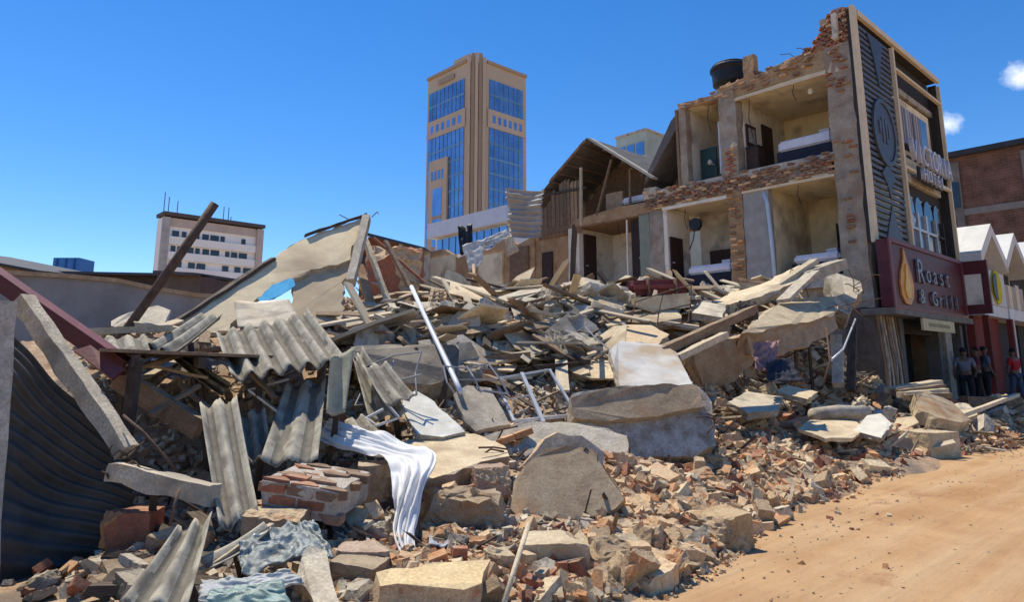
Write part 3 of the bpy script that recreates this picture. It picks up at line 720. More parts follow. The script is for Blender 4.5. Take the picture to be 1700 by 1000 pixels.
rbox('rear_wall', 7.4, 7.7, .4, 6, 0.3, 10.6, M_PIERB, amt=.01, cuts=2)
rbox('rear_wall', 3.6, 7.4, 5.8, 6.0, 3.9, 10.6, M_PIERB, amt=.01, cuts=2)
# ground floor: columns, dark entrance
fb('entrance_soffit', -.1, 7.0, 2.98, 3.16, -.5, .4, mat('dark_soffit', (.2, .18, .155), (.12, .11, .095), 3, bump=.3))  # soffit in an even dark grey brown
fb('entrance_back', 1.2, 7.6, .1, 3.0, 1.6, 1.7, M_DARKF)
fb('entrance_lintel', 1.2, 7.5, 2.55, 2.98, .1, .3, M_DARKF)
M_DKCOL = mat('dark_column', (.15, .135, .12), (.09, .08, .07), 3, bump=.4, rnd=.1)  # entrance columns darker than the other concrete
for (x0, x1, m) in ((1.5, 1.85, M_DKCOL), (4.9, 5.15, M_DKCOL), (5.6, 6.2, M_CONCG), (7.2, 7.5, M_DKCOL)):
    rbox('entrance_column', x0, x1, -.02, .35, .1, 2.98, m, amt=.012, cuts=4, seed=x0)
for k in range(7):
    x = .05 + k * .22
    MB().tube([(x, -.06 + .05 * math.sin(k * 2), .3), (x + .03 * math.sin(k), -.05, 1.7), (x, .05, 3.0)], .045 if k % 2 else .03, 6).part('bent_shutter_slat', M_CONCG if k % 3 else M_TIMB, hotel)

# --- things that belong to the hotel but can be lifted away
tank = empty('water_tank', W(HS + .9, HD + 4.35, 10.78), 'black plastic water tank on the hotel roof', 'water tank', rz=ROT)
MB().lathe([(.44, 0), (.5, .12), (.5, .3), (.62, .42), (.64, .85), (.70, .92), (.70, 1.0), (.64, 1.05), (.63, 1.1)], 0, 0, 28).part('tank_body', M_BLACK, tank, smooth=False)
MB().lathe([(.62, 1.1), (.5, 1.17), (.22, 1.22)], 0, 0, 28).part('tank_lid', M_BLACK, tank)
M_SHEETB = mat('bed_linen', (.74, .75, .82), (.62, .63, .72), 4, bump=.25, bscale=10, rnd=.02)
M_BASEB = mat('bed_base_dark', (.02, .022, .04), (.014, .015, .028), 4, rough=.7)
def bed(x, y, z, L, wd, label, tall=.34):
    e = empty('bed', W(HS + x, HD + y, z), label, 'bed', 'beds left in the open rooms', rz=ROT)
    for sx in (0.04, wd - .1):
        for sy in (.04, L - .1): MB().box(sx, sx + .06, sy, sy + .06, 0, .12).part('leg', M_DARKW, e)
    MB().box(0, wd, 0, L, .12, .46).part('bed_base', M_BASEB, e)
    me = MB().box(.02, wd - .02, .03, L - .03, .465, .465 + tall).mesh('mattress', M_SHEETB)
    bm = bmesh.new(); bm.from_mesh(me)
    bmesh.ops.bevel(bm, geom=bm.edges[:], offset=.07, segments=3, affect='EDGES'); bm.to_mesh(me); bm.free()
    rough_mesh(me, .014, 4, 0, x); place('mattress', me, e)
    me = MB().box(.12, wd - .12, .1, .5, .48 + tall, .58 + tall).mesh('pillow', M_SHEETB)
    bm = bmesh.new(); bm.from_mesh(me); bmesh.ops.bevel(bm, geom=bm.edges[:], offset=.05, segments=3, affect='EDGES'); bm.to_mesh(me); bm.free()
    place('pillow', me, e)
    MB().box(0, wd, -.08, -.005, 0, .95).part('headboard', M_BASEB, e)
    return e
bed(.45, .95, 7.79, 1.75, 1.3, 'white made bed on dark base in the top corner room', .36)
bed(.35, .98, 4.19, 1.45, 1.2, 'white bed with dark blue base in the lower corner room', .26)
bed(.3, 4.4, 4.19, 1.7, 1.2, 'white bed beside a dark wardrobe in lower middle room', .3)
bed(.5, 7.55, 7.17, 1.5, 1.1, 'white mattress bed under the torn gable roof', .28)
pic = empty('picture_frame', W(HS + .75, HD + 3.70, 8.75), 'dark framed picture on the pale wall of the top corner room', 'picture', rz=ROT)
MB().box(-.3, .32, -.04, .0, 0, .75).part('frame', M_DARKW, pic)
MB().box(-.2, .22, -.055, -.042, .12, .63).part('print', M_GREYW, pic)
cab = empty('cabinet', W(HS + .6, HD + 3.3, 7.79), 'low dark cabinet below the picture in the top room', 'cabinet', rz=ROT)
MB().box(-.3, .7, -.05, .36, .06, .8).part('cabinet_body', M_DARKW, cab)
MB().box(-.32, .72, -.08, .37, .805, .85).part('cabinet_top', M_BLACK, cab)
for q in (0, 1): MB().box(-.26 + q * .48, .18 + q * .48, -.07, -.052, .12, .74).part('door_leaf', M_DARKW, cab)
pp = MB(); pp.tube([W(HS - .1, HD + 2.76, 2.9), W(HS - .06, HD + 2.82, 5.4), W(HS - .02, HD + 2.9, 6.6), W(HS + .05, HD + 3.05, 7.06)], .06, 10)
pp.thing('drain_pipe', mat('pale_blue_pipe', (.52, .62, .72), (.42, .52, .62), 3, rough=.5, bump=.05), 'pale blue drain pipe standing at the open lower rooms', 'pipe', smooth=True)
fan = empty('wall_fan', W(HS + .2, HD + 5.6, 6.35), 'black round wall fan hanging above the dark opening', 'fan', rz=ROT)
MB().tube([(-.06, 0, 0), (.06, 0, 0)], .22, 16).part('fan_cage', M_BLACK, fan)
MB().tube([(.0, .05, -.2), (.0, .12, -.5), (.02, .3, -.85)], .02, 6).part('cord', M_BLACK, fan)
# lettering on the front
def letter_mesh(ch, size, depth):
    cu = bpy.data.curves.new('letter', 'FONT'); cu.body = ch; cu.size = size; cu.extrude = depth; cu.align_x = 'CENTER'
    o = bpy.data.objects.new('letter', cu); COL.objects.link(o)
    bpy.context.view_layer.update()
    me = bpy.data.meshes.new_from_object(o.evaluated_get(bpy.context.evaluated_depsgraph_get()))
    bpy.data.objects.remove(o); bpy.data.curves.remove(cu)
    return me
M_LET = mat('sign_letter_white', (.60, .60, .66), (.48, .48, .54), 3, rough=.4, bump=.05, rnd=.02)
hs = empty('hotel_sign', W(HS + 3.5, HD - .2, 7.3), 'raised pale letters reading VICTORIA HOTEL on the dark front', 'sign', rz=ROT)
def lettering(parent, text, x0, x1, z, size, m, sx=1.0, y=0., depth=.05, shear=0):
    n = len(text); st = (x1 - x0) / n
    for k, ch in enumerate(text):
        if ch == ' ': continue
        me = letter_mesh(ch, size, depth); me.materials.clear(); me.materials.append(m)
        place('letter', me, parent, (x0 + st * (k + .5), y, z), (R(90), 0, 0), (sx, 1, 1))
lettering(hs, 'VICTORIA', .05, 4.1, .78, 1.0, M_LET, .72, depth=.07)
lettering(hs, 'HOTEL', .95, 3.15, .28, .55, M_LET, .95, depth=.06)
MB().box(.0, 4.15, .09, .13, .85, .91).box(.0, 4.15, .09, .13, 1.25, 1.31).part('mounting_rail', M_DARKF, hs)
MB().box(.85, 3.25, .075, .12, .24, .72).part('backing_board', M_DARKF, hs)
# big maroon box sign above the entrance
sg = empty('restaurant_sign', W(HS, HD - .46, 3.18), 'maroon box sign with orange flame and silver letters over the entrance', 'sign', rz=ROT)
MB().box(-.1, 6.5, 0, .3, 0, 1.84).part('sign_box', M_MAROON, sg)
for (a, b, c, d) in ((-.12, 6.52, 1.76, 1.88), (-.12, 6.52, -.04, .06), (-.12, .05, .06, 1.76), (6.38, 6.52, .06, 1.76)):
    MB().box(a, b, -.05, -.003, c, d).part('sign_frame', M_MAROONL, sg)
M_FLAME = mat('flame_orange', (.62, .27, .035), (.42, .14, .02), 3, rough=.45, bump=.05)
M_FLAMEY = mat('flame_yellow', (.75, .46, .09), (.6, .32, .05), 3, rough=.45, bump=.05)
plate('flame', [(.95, 1.7), (1.15, 1.3), (1.4, 1.0), (1.5, .65), (1.4, .3), (1.1, .1), (.75, .12), (.5, .35), (.45, .7), (.6, 1.05), (.85, 1.35)], M_FLAME, -.05, .045, sg)
plate('flame_core', [(.95, 1.25), (1.1, .9), (1.2, .6), (1.1, .3), (.85, .28), (.7, .55), (.85, .85)], M_FLAMEY, -.08, .028, sg)
M_SILV = mat('sign_silver', (.24, .235, .27), (.09, .08, .10), 9, rough=.35, bump=.05, rnd=.02)
lettering(sg, 'R', 1.65, 2.6, .80, 1.0, M_SILV, 1.0, y=-.05, depth=.03)
lettering(sg, 'oast', 2.5, 4.9, .86, .78, M_SILV, 1.0, y=-.05, depth=.03)
lettering(sg, '& Grill', 1.8, 5.6, .2, .6, M_SILV, 1.1, y=-.05, depth=.03)
ps = empty('projecting_sign', W(HS + 6.6, HD - .62, 3.3), 'narrow dark projecting sign with pale stripe at the end of the maroon sign', 'sign', rz=ROT)
MB().box(.0, .14, -.55, .6, .0, 1.75).part('sign_panel', M_MAROON, ps)
MB().box(-.02, -.003, -.35, .3, .3, 1.3).part('sign_print', M_WALLW, ps)
cs = empty('cream_entrance_sign', W(HS + 1.9, HD - .52, 2.62), 'small cream hanging board above the dark hotel entrance', 'sign', rz=ROT)
MB().box(0, 2.9, 0, .06, 0, .34).part('board', mat('cream_board', (.55, .48, .28), (.45, .39, .22), 3, bump=.05), cs)
for x in (.2, 2.6): MB().tube([(x, .03, .34), (x, .03, .38)], .015, 5).part('hanger', M_STEEL, cs)
MB().box(.5, 2.4, -.008, -.002, .12, .22).part('faded_print', mat('faded_print', (.4, .34, .2), None, 9, bump=0), cs)
# ------------------------------------------------------------------ buildings behind
SV, DV = Vector((SX, SY, 0)), Vector((-SY, SX, 0))
def reach(p, direction, u, v):             # length along direction from p until it is seen at column u
    r = ray(u, v); k = r.x / r.y
    return (k * p.y - p.x) / (direction.x - k * direction.y)
# --- office tower: orange render, blue glass, a pilaster corner towards us
TY = 150.0
tc_l, tc_r = Q(776, 97, TY), Q(808, 95, TY + .5)
tl, tr = reach(tc_l, DV, 711, 130), reach(tc_r, SV, 873, 125)
tower = empty('office_tower', W(*SD(tc_l), 0), 'tall orange and blue glass office tower behind the ruins', 'tower', rz=ROT)
o_s, o_d = SD(tc_l); r_s, r_d = SD(tc_r)
cx, cy = r_s - o_s, r_d - o_d               # second chamfer corner in local frame
ZT = tc_l.z
M_TORG = mat('tower_orange_render', (.51, .42, .325), (.45, .365, .28), .12, bump=.05, rnd=.02)
M_TORD = mat('tower_brown_stripe', (.40, .31, .23), (.34, .26, .19), .12, bump=.05, rnd=.02)
body = [(0, tl), (0, 0), (cx, cy), (cx + tr, cy), (cx + tr, tl + cy)]
MB().prism([(x, y, 0) for x, y in body], (0, 0, ZT - .6)).part('tower_core', M_TORG, tower)
wv = Vector((cx, cy, 0)).normalized()
nv = Vector((wv.y, -wv.x, 0))
def lface(y0, y1, z0, z1, out, name, m, parent=tower, inn=.02):   # on the left face, x=0 plane facing -x
    return MB().box(-out, -inn, y0, y1, z0, z1).part(name, m, parent)
def rface(x0, x1, z0, z1, out, name, m, parent=tower, inn=.02):   # on the right face, y=cy facing -y
    return MB().box(cx + x0, cx + x1, cy - out, cy - inn, z0, z1).part(name, m, parent)
FH = 3.55
z_cr = ZT - 4.6
def glass_block(face, a0, a1, z0, z1):
    g = face(a0, a1, z0, z1, .18, 'glass_wall', M_BLUEG)
    n = max(1, round((z1 - z0) / FH)); st = (z1 - z0) / n
    for k in range(1, n): face(a0, a1, z0 + k * st - .3, z0 + k * st + .18, .24, 'spandrel', mat('tower_spandrel', (.15, .31, .53), (.12, .26, .46), .3, rough=.25, bump=0), inn=.185)
    m = max(2, round((a1 - a0) / 1.55)); sw = (a1 - a0) / m
    for k in range(1, m): face(a0 + k * sw - .07, a0 + k * sw + .07, z0, z1, .28, 'mullion', mat('tower_mullion', (.16, .31, .50), None, 1, rough=.4, bump=0), inn=.242)
glass_block(lface, 0.8, tl - .8, z_cr - 7.2, z_cr)
glass_block(rface, 0.8, tr - 1.2, z_cr - 7.2, z_cr)
for face, L in ((lface, tl), (rface, tr)):
    face(0.3, L - .3, z_cr - 11.6, z_cr - 7.25, .3, 'orange_band', M_TORG)
    k = 0
    for q in range(6):
        a = 1.2 + q * (L - 2.6) / 6 + .5
        w = face(a, a + (L - 2.6) / 6 * .55, z_cr - 10.4, z_cr - 8.6, .34, 'window', M_BLUEG, inn=.302)
glass_block(lface, .8, tl - .8, 2, z_cr - 11.7)
glass_block(rface, .8, tr - 1.2, 2, z_cr - 11.7)
# tall projecting orange frame on the left face
MB().box(-.75, -.3, tl * .40, tl * .86, 2, z_cr - 17.5).part('projecting_bay', M_TORG, tower)
MB().box(-.84, -.752, tl * .52, tl * .74, 2, z_cr - 24.5).part('bay_glass', M_BLUEG, tower)
for q in range(4): MB().box(-.84, -.752, tl * (.49 + q * .085), tl * (.54 + q * .085), z_cr - 22.4, z_cr - 20.2).part('window', M_BLUEG, tower)
for q in range(9): MB().box(-.9, -.842, tl * .52, tl * .74, 6 + q * 3.6, 6.8 + q * 3.6).part('spandrel', M_TORD, tower)
# corner pilaster strips
cl = math.hypot(cx, cy)
for q in range(5):
    a, b = q / 5, (q + (.95 if q % 2 else .8)) / 5
    p0, p1 = wv * (a * cl), wv * (b * cl); out = .5 if q % 2 else .9
    MB().hexa([p0 + nv * .02, p1 + nv * .02, p1 + nv * out, p0 + nv * out] + [x + Vector((0, 0, ZT + (1.3 if 0 < q < 4 else .2))) for x in (p0 + nv * .02, p1 + nv * .02, p1 + nv * out, p0 + nv * out)]).part('pilaster', M_TORG if q % 2 == 0 else M_TORD, tower)
lface(-.0, tl, ZT - .9, ZT - .2, .45, 'cornice', M_TORD); rface(0, tr, ZT - .9, ZT - .2, .45, 'cornice', M_TORD)
MB().box(cx * .2, cx + 3, .5, 6, ZT - .6, ZT + 1.6).part('roof_house', M_TORG, tower)
MB().box(-.32, -.24, tl * .3, tl * .7, ZT - 3.4, ZT - 2.2).part('faded_name_board', M_TORD, tower)

# --- white slab block on the left
BY = 95.0
bc = Q(274, 351, BY); bl = reach(bc, SV, 437, 382)
M_BW = mat('white_block_render', (.86, .85, .82), (.78, .77, .74), .4, bump=.05, rnd=.02)
M_BWB = mat('block_brown_band', (.55, .46, .41), (.42, .35, .31), .5, bump=.05, rnd=.02)
block = empty('white_apartment_block', W(*SD(bc), 0), 'white multi storey block with dark window bands far on the left', 'building', rz=ROT)
bz = bc.z
MB().box(0, bl, .4, 3.0, 0, bz - .7).part('wall', M_BW, block)
MB().box(-.2, bl + .2, -.3, 3.1, bz - .5, bz).part('roof_slab', mat('block_roof_dark', (.10, .09, .085), None, 1, bump=.05), block)
MB().box(0.0, bl, .2, .39, bz - 1.9, bz - .72).part('top_band', M_BWB, block)
MB().box(-.15, .8, -.1, .38, 0, bz - .72).part('end_pier', mat('block_grey', (.42, .41, .40), None, 1, bump=.05), block)
MB().box(bl - .9, bl + .1, -.1, .38, 0, bz - .72).part('end_pier', M_BWB, block)
for k in range(7):
    z1 = bz - 3.2 - k * 2.15
    MB().box(.85, bl - .95, .0, .39, z1 - 1.25, z1 - .15).part('parapet_band', M_BW, block)
    rng = random.Random(k)
    x = 1.3
    while x < bl - 2:
        w = rng.choice((.6, .9, 1.2))
        if rng.random() < .82:
            o = MB().box(x, x + w, .3, .388, z1 - .12, z1 + .72).part('window', M_GLASS, block)
        x += w + rng.choice((.25, .4, .9))
for (x, h) in ((1.0, 2.6), (.4, 3.2), (2.2, 2.2), (9.5, 2.4), (bl * .62, 2.4), (bl * .7, 1.0)):
    MB().tube([(x, 2, bz), (x, 2, bz + h)], .06, 5).part('antenna', M_RUST, block)

# --- blue and white building below the tower
M_PALEB = mat('pale_blue_fascia', (.58, .64, .74), (.50, .56, .66), 1, bump=.03)
pc = Q(842, 342, 52.0); pl_ = reach(pc, DV, 716, 388)
pb = empty('white_fascia_building', W(*SD(pc), 0), 'low building with a pale blue fascia below the tower', 'building', rz=ROT)
MB().box(.5, 14, 0, pl_, 0, pc.z - 1.2).part('wall', M_BW, pb)
MB().box(-.3, 14, -.2, pl_ + .2, pc.z - 1.25, pc.z).part('fascia', M_PALEB, pb)
q = .4
while q < pl_ - .6:
    MB().box(.3, .49, q, q + .75, pc.z - 2.9, pc.z - 1.4).part('window', M_BLUEG, pb); q += .9
MB().box(.1, .49, 0, pl_, pc.z - 3.9, pc.z - 3.0).part('sill_band', M_BW, pb)

# --- pale green block peeping over the gable
gc = Q(1062, 228, 62.0)
gb = empty('pale_green_building', W(*SD(gc), 0), 'pale green building top behind the torn gable', 'building', rz=ROT)
M_PG = mat('pale_green_render', (.46, .50, .42), (.36, .40, .34), .6, bump=.1)
MB().box(-1.2, 7, -1.6, 1.8, 0, gc.z).part('wall', M_PG, gb)
MB().box(-1.3, 7.1, -1.7, 1.9, gc.z + .003, gc.z + .2).part('roof_slab', M_CONCG, gb)
for k in range(3):
    MB().box(-1.28, -1.205, -1.3 + k * 1.05, -.5 + k * 1.05, gc.z - 2.2, gc.z - 1.0).part('window', M_BLUEG, gb)
MB().box(-1.28, -1.205, -1.6, 1.8, gc.z - 3.0, gc.z - 2.7).part('ledge', M_PALEB, gb)

# --- brick building at the far right
kb = empty('brick_building', W(46, 4.6, gz(46)), 'unplastered red brick building with grey concrete frame on the right', 'building', rz=ROT)
M_BRW = brick_mat('brick_far_wall', (.19, .088, .062), (.14, .07, .05), (.18, .15, .13), axis='yz', bw=.4, bh=.16)
KH = 12.7
MB().box(0, 10, 0, 16, 0, KH).part('wall', M_BRW, kb)
M_KC = mat('frame_concrete', (.21, .185, .16), (.15, .13, .115), 1, bump=.2)
for z in (3.2, 6.2, 9.2): MB().box(-.06, -.003, 0, 16, z, z + .38).part('ring_beam', M_KC, kb)
for y in (0.1, 3.0, 6.4, 10, 13.5): MB().box(-.09, -.065, y, y + .4, 0, KH - .3).part('column', M_KC, kb)
MB().box(-.5, 10.5, -.5, 16.5, KH, KH + .28).part('roof_edge', mat('dark_roof_edge', (.05, .055, .07), None, 1, bump=.05), kb)
MB().box(-.14, -.092, 6.5, 7.3, 9.7, 11.2).part('window', M_GLASS, kb)

# --- row of small shops with zigzag gables
M_SHW = mat('shop_white_trim', (.66, .65, .62), (.55, .54, .51), 1.5, bump=.08)
M_SHR = mat('shop_red_wall', (.21, .045, .035), (.15, .032, .026), 1.2, bump=.1)
M_SHB = mat('shop_taupe_wall', (.40, .36, .31), (.33, .29, .25), 1.2, bump=.1)
shop_labels = ['narrow shop with white gable and round yellow emblem beside the hotel', 'shop with white gable and pale panelled balcony', 'shop with white gable and dark upper opening at the right edge', 'last shop of the white gabled row, cut by the picture edge']
for k in range(4):
    s0 = 28.1 + k * 3.45; wd = 3.45; z0 = gz(s0)
    e = empty('gabled_shop', W(s0, 7.12, 0), shop_labels[k], 'shop', 'shops with zigzag gables', rz=ROT)
    pk, ev = 6.62 + .1 * k, 5.55 + .06 * k
    MB().prism([(0, 0, z0), (wd, 0, z0), (wd, 0, ev), (wd * .5, 0, pk), (0, 0, ev)], (0, 6, 0)).part('wall', M_SHB, e)
    for (a, b) in (((-.06, ev - .05), (wd * .5, pk + .12)), ((wd * .5, pk + .12), (wd + .06, ev - .05))):
        MB().hexa([(a[0], -.75, a[1] - .42), (b[0], -.75, b[1] - .42), (b[0], -.003, b[1] - .42), (a[0], -.003, a[1] - .42), (a[0], -.75, a[1]), (b[0], -.75, b[1]), (b[0], -.003, b[1]), (a[0], -.003, a[1])]).part('gable_trim', M_SHW, e)
        MB().hexa([(a[0], -.003, a[1] - .06), (b[0], -.003, b[1] - .06), (b[0], 6, b[1] - .06), (a[0], 6, a[1] - .06), (a[0], -.003, a[1]), (b[0], -.003, b[1]), (b[0], 6, b[1]), (a[0], 6, a[1])]).part('roof', M_SHW, e)
    MB().box(.12, wd - .12, -.6, -.01, 3.35, 3.75).part('band', M_SHW, e)
    if k == 0:
        MB().box(.1, wd - .1, -.25, -.01, z0, 3.34).part('shop_front', M_SHR, e)
        MB().box(.3, wd - .3, -.62, -.602, 3.76, 5.0).box(.12, wd - .12, -.6, -.02, 3.76, 5.0).part('panel', M_SHW, e)
        em = MB(); n = 18
        em.prism([(1.9 + .62 * math.cos(2 * math.pi * q / n), -.68, 4.42 + .62 * math.sin(2 * math.pi * q / n)) for q in range(n)], (0, .05, 0)).part('round_emblem', mat('emblem_yellow', (.62, .50, .03), (.5, .4, .02), 2, bump=.02), e)
        em2 = MB(); em2.prism([(1.75 + .40 * math.cos(t) - .1, -.71, 4.42 + .5 * math.sin(t)) for t in [1.2 + q * .38 for q in range(11)]], (0, .025, 0)).part('emblem_mark', M_BLACK, e)
    elif k == 1:
        for q in range(5): MB().box(.25 + q * .6, .8 + q * .6, -.5, -.02, 3.78, 4.7).part('balcony_panel', M_FRAME if q % 2 else M_SHB, e)
        MB().box(.2, wd - .2, -.06, -.01, 4.72, 5.3).part('opening_shade_panel', M_DARKF, e)  # dark panel on the solid wall stands in for an opening's shade
        MB().box(1.2, 2.2, -.12, -.02, 5.35, 5.6).part('sign_board', M_DARKW, e)
        MB().box(.3, wd - .3, -.05, -.01, z0, 3.3).part('shop_front', M_DARKF, e)
    else:
        MB().box(.3, wd - .3, -.05, -.01, 4.3, 5.6).part('opening_shade_panel', M_DARKF, e)  # shade of the upper opening, put in as a dark panel
        MB().box(.6, 1.2, -.1, -.055, 4.5, 5.0).part('notice', M_SHW, e)
        MB().box(.2, wd - .2, -.5, -.02, 3.76, 4.25).part('balcony', M_SHW, e)
        MB().box(.3, wd - .3, -.05, -.01, z0, 3.3).part('shop_front', M_DARKF, e)
    for x in (.02, wd - .2): MB().box(x, x + .16, -.7, -.52, z0, 3.34).part('post', M_SHW if k else M_SHR, e)

# --- left side: grey wall, dark roofs, blue tank
gw = empty('grey_boundary_wall', Q(150, 540, 19), 'stained grey rendered wall behind the heap on the left', 'wall')
M_GREYR = mat('stained_grey_render', (.30, .295, .30), (.20, .195, .195), .7, bump=.25, stain=(.17, .165, .165), rnd=0)
pts = [(-160, 448), (0, 456), (110, 462), (200, 470), (265, 484), (330, 494), (430, 500)]
mb = MB(); top = [Q(u, v, 19 + (u + 100) * .004) for u, v in pts]
mb.prism([Vector((top[0].x, top[0].y, 1.0))] + top + [Vector((top[-1].x, top[-1].y, 1.0))], (0, .3, 0)).part('wall_face', M_GREYR, gw, world=True)
mb = MB()
for a, b in zip(top[:-1], top[1:]): mb.hexa([a + Vector((0, -.12, .0)), b + Vector((0, -.12, .0)), b + Vector((0, .42, .0)), a + Vector((0, .42, .0)), a + Vector((0, -.12, .12)), b + Vector((0, -.12, .12)), b + Vector((0, .42, .12)), a + Vector((0, .42, .12))])
mb.part('coping', M_BROWNC, gw, world=True)
def low_house(name, label, u0, v0, u1, v1, Y, Y1, m, h=4.5, roof=None):
    e = empty(name, Q((u0 + u1) / 2, 600, Y), label, 'building')
    a, b = Q(u0, v0, Y), Q(u1, v1, Y1)
    MB().prism([Vector((a.x, a.y, 0)), a, b, Vector((b.x, b.y, 0))], (0, 5, 0)).part('wall', m, e, world=True)
    up = Vector((0, 0, .12)); dn = Vector((0, -.4, -.1)); bk = Vector((0, 6, .3))
    MB().hexa([a + dn, b + dn, b + bk, a + bk, a + dn + up, b + dn + up, b + bk + up, a + bk + up]).part('roof', roof or M_TIMD, e, world=True)
    return e
M_DKROOF = mat('dark_sheet_roof', (.075, .075, .08), (.05, .05, .055), 1, rough=.6, bump=.1)
low_house('dark_roofed_house', 'dark pitched roof at the far left skyline', -170, 405, 75, 452, 26, 30, M_BROWNC, roof=M_DKROOF)
low_house('flat_roofed_shed', 'long dark flat roof below the white block', 60, 452, 268, 456, 32, 31, M_TIMD, roof=M_DKROOF)
low_house('dark_outbuilding', 'dark outbuilding at the foot of the white block', 262, 452, 334, 456, 28, 28, mat('shed_brown', (.13, .10, .085), None, 2, bump=.2), roof=M_DKROOF)
bt = empty('blue_water_tank', Q(109, 452, 40), 'blue square water tank on the left roofline', 'water tank')
a, b = Q(86, 452, 40), Q(132, 428, 40)
M_BTANK = mat('tank_blue', (.04, .20, .50), (.03, .15, .40), 2, rough=.5, bump=.05)
MB().box(a.x, b.x, a.y, a.y + 1.5, a.z - .3, b.z).part('tank_body', M_BTANK, bt, world=True)
for q in range(3):
    x = a.x + (b.x - a.x) * (q + .5) / 3
    MB().box(x - .04, x + .04, a.y - .05, a.y - .003, a.z - .2, b.z - .05).part('rib', mat('tank_blue_dark', (.03, .13, .36), None, 2, bump=0), bt, world=True)
MB().box(a.x - .7, a.x - .01, a.y + .3, a.y + 1.2, a.z - .3, a.z + .35).part('pipe_box', M_BTANK, bt, world=True)
# dark ruined house in the gap left of the wing
rh = empty('roofless_house', Q(660, 470, 33), 'dark ruined house with sagging sheet roof between wall and wing', 'building')
a, b = Q(598, 425, 31), Q(706, 428, 36)
MB().prism([Vector((a.x, a.y, 1)), a, b, Vector((b.x, b.y, 1))], (0, 3, 0)).part('wall', mat('dark_house_wall', (.16, .15, .145), (.09, .085, .085), 1, bump=.4), rh, world=True)  # plain dark grey wall
a2, b2 = Q(608, 386, 30), Q(706, 411, 35.5)
MB().hexa([a2 + Vector((0, 0, -.12)), b2 + Vector((0, 0, -.12)), b2 + Vector((0, 5, .3)), a2 + Vector((0, 5, .3)), a2, b2, b2 + Vector((0, 5, .42)), a2 + Vector((0, 5, .42))]).part('roof', M_DKROOF, rh, world=True)
MB().prism([a + Vector((0, .3, 0)), a2 + Vector((0, .5, -.1)), b2 + Vector((0, .5, -.1)), b + Vector((0, .3, 0))], (0, .3, 0)).part('gable_infill', M_BRICKR, rh, world=True)
# ------------------------------------------------------------------ large pieces of the heap
def newell(p):
    n = Vector((0, 0, 0))
    for i in range(len(p)):
        a, b = p[i], p[(i + 1) % len(p)]
        n += Vector(((a.y - b.y) * (a.z + b.z), (a.z - b.z) * (a.x + b.x), (a.x - b.x) * (a.y + b.y)))
    return n.normalized()
EYEP = Vector((0, 0, EYE))
def slab_mesh(pts, thick, mats, jag=.02, step=.11, seed=1, surf=.008):
    """Broken plate: ragged outline, rough broken sides; pts is the outline of its visible face."""
    rr = random.Random(seed)
    c = sum(pts, Vector()) / len(pts); n = newell(pts)
    if n.dot(EYEP - c) < 0: n = -n
    out = []
    for i in range(len(pts)):
        a, b = pts[i], pts[(i + 1) % len(pts)]; L = (b - a).length; k = max(1, int(L / step))
        e = (b - a).normalized(); side = e.cross(n)
        for q in range(k):
            p = a.lerp(b, q / k)
            j = (noise.noise(p * 4 + Vector((seed, 0, 0))) * 1.2 + rr.uniform(-.6, .6)) * jag
            out.append(p + side * j + n * rr.uniform(-1, 1) * surf)
    m = len(out); rings = 4 if thick > .07 else 2
    v, f, mi = [], [], []
    for r in range(rings):
        t = r / (rings - 1)
        for p in out:
            d = (p - c); d = d - n * d.dot(n)
            w = 0 if r == 0 else rr.uniform(-1, 1) * min(jag, thick * .25)
            if r == rings - 1: w -= jag * .6
            v.append(p - n * (thick * t + (rr.uniform(-.3, .3) * thick / rings if 0 < r < rings - 1 else 0)) + (d.normalized() * w if d.length > 1e-5 else Vector()))
    f.append(tuple(range(m))); mi.append(0)
    for r in range(rings - 1):
        for k in range(m):
            k2 = (k + 1) % m
            f.append((r * m + k, (r + 1) * m + k, (r + 1) * m + k2, r * m + k2)); mi.append(1)
    f.append(tuple(reversed(range((rings - 1) * m, rings * m)))); mi.append(0)
    mb = MB(); mb.v = [tuple(x) for x in v]; mb.f = f; mb.m = mi
    return mb
def slab(name, pix, thick, label, cat, mf=M_PLASTER, ms=M_BROKEN, group=None, **kw):
    return slab_mesh([Q(*p) for p in pix], thick, None, **kw).thing(name, [mf, ms], label, cat, group)
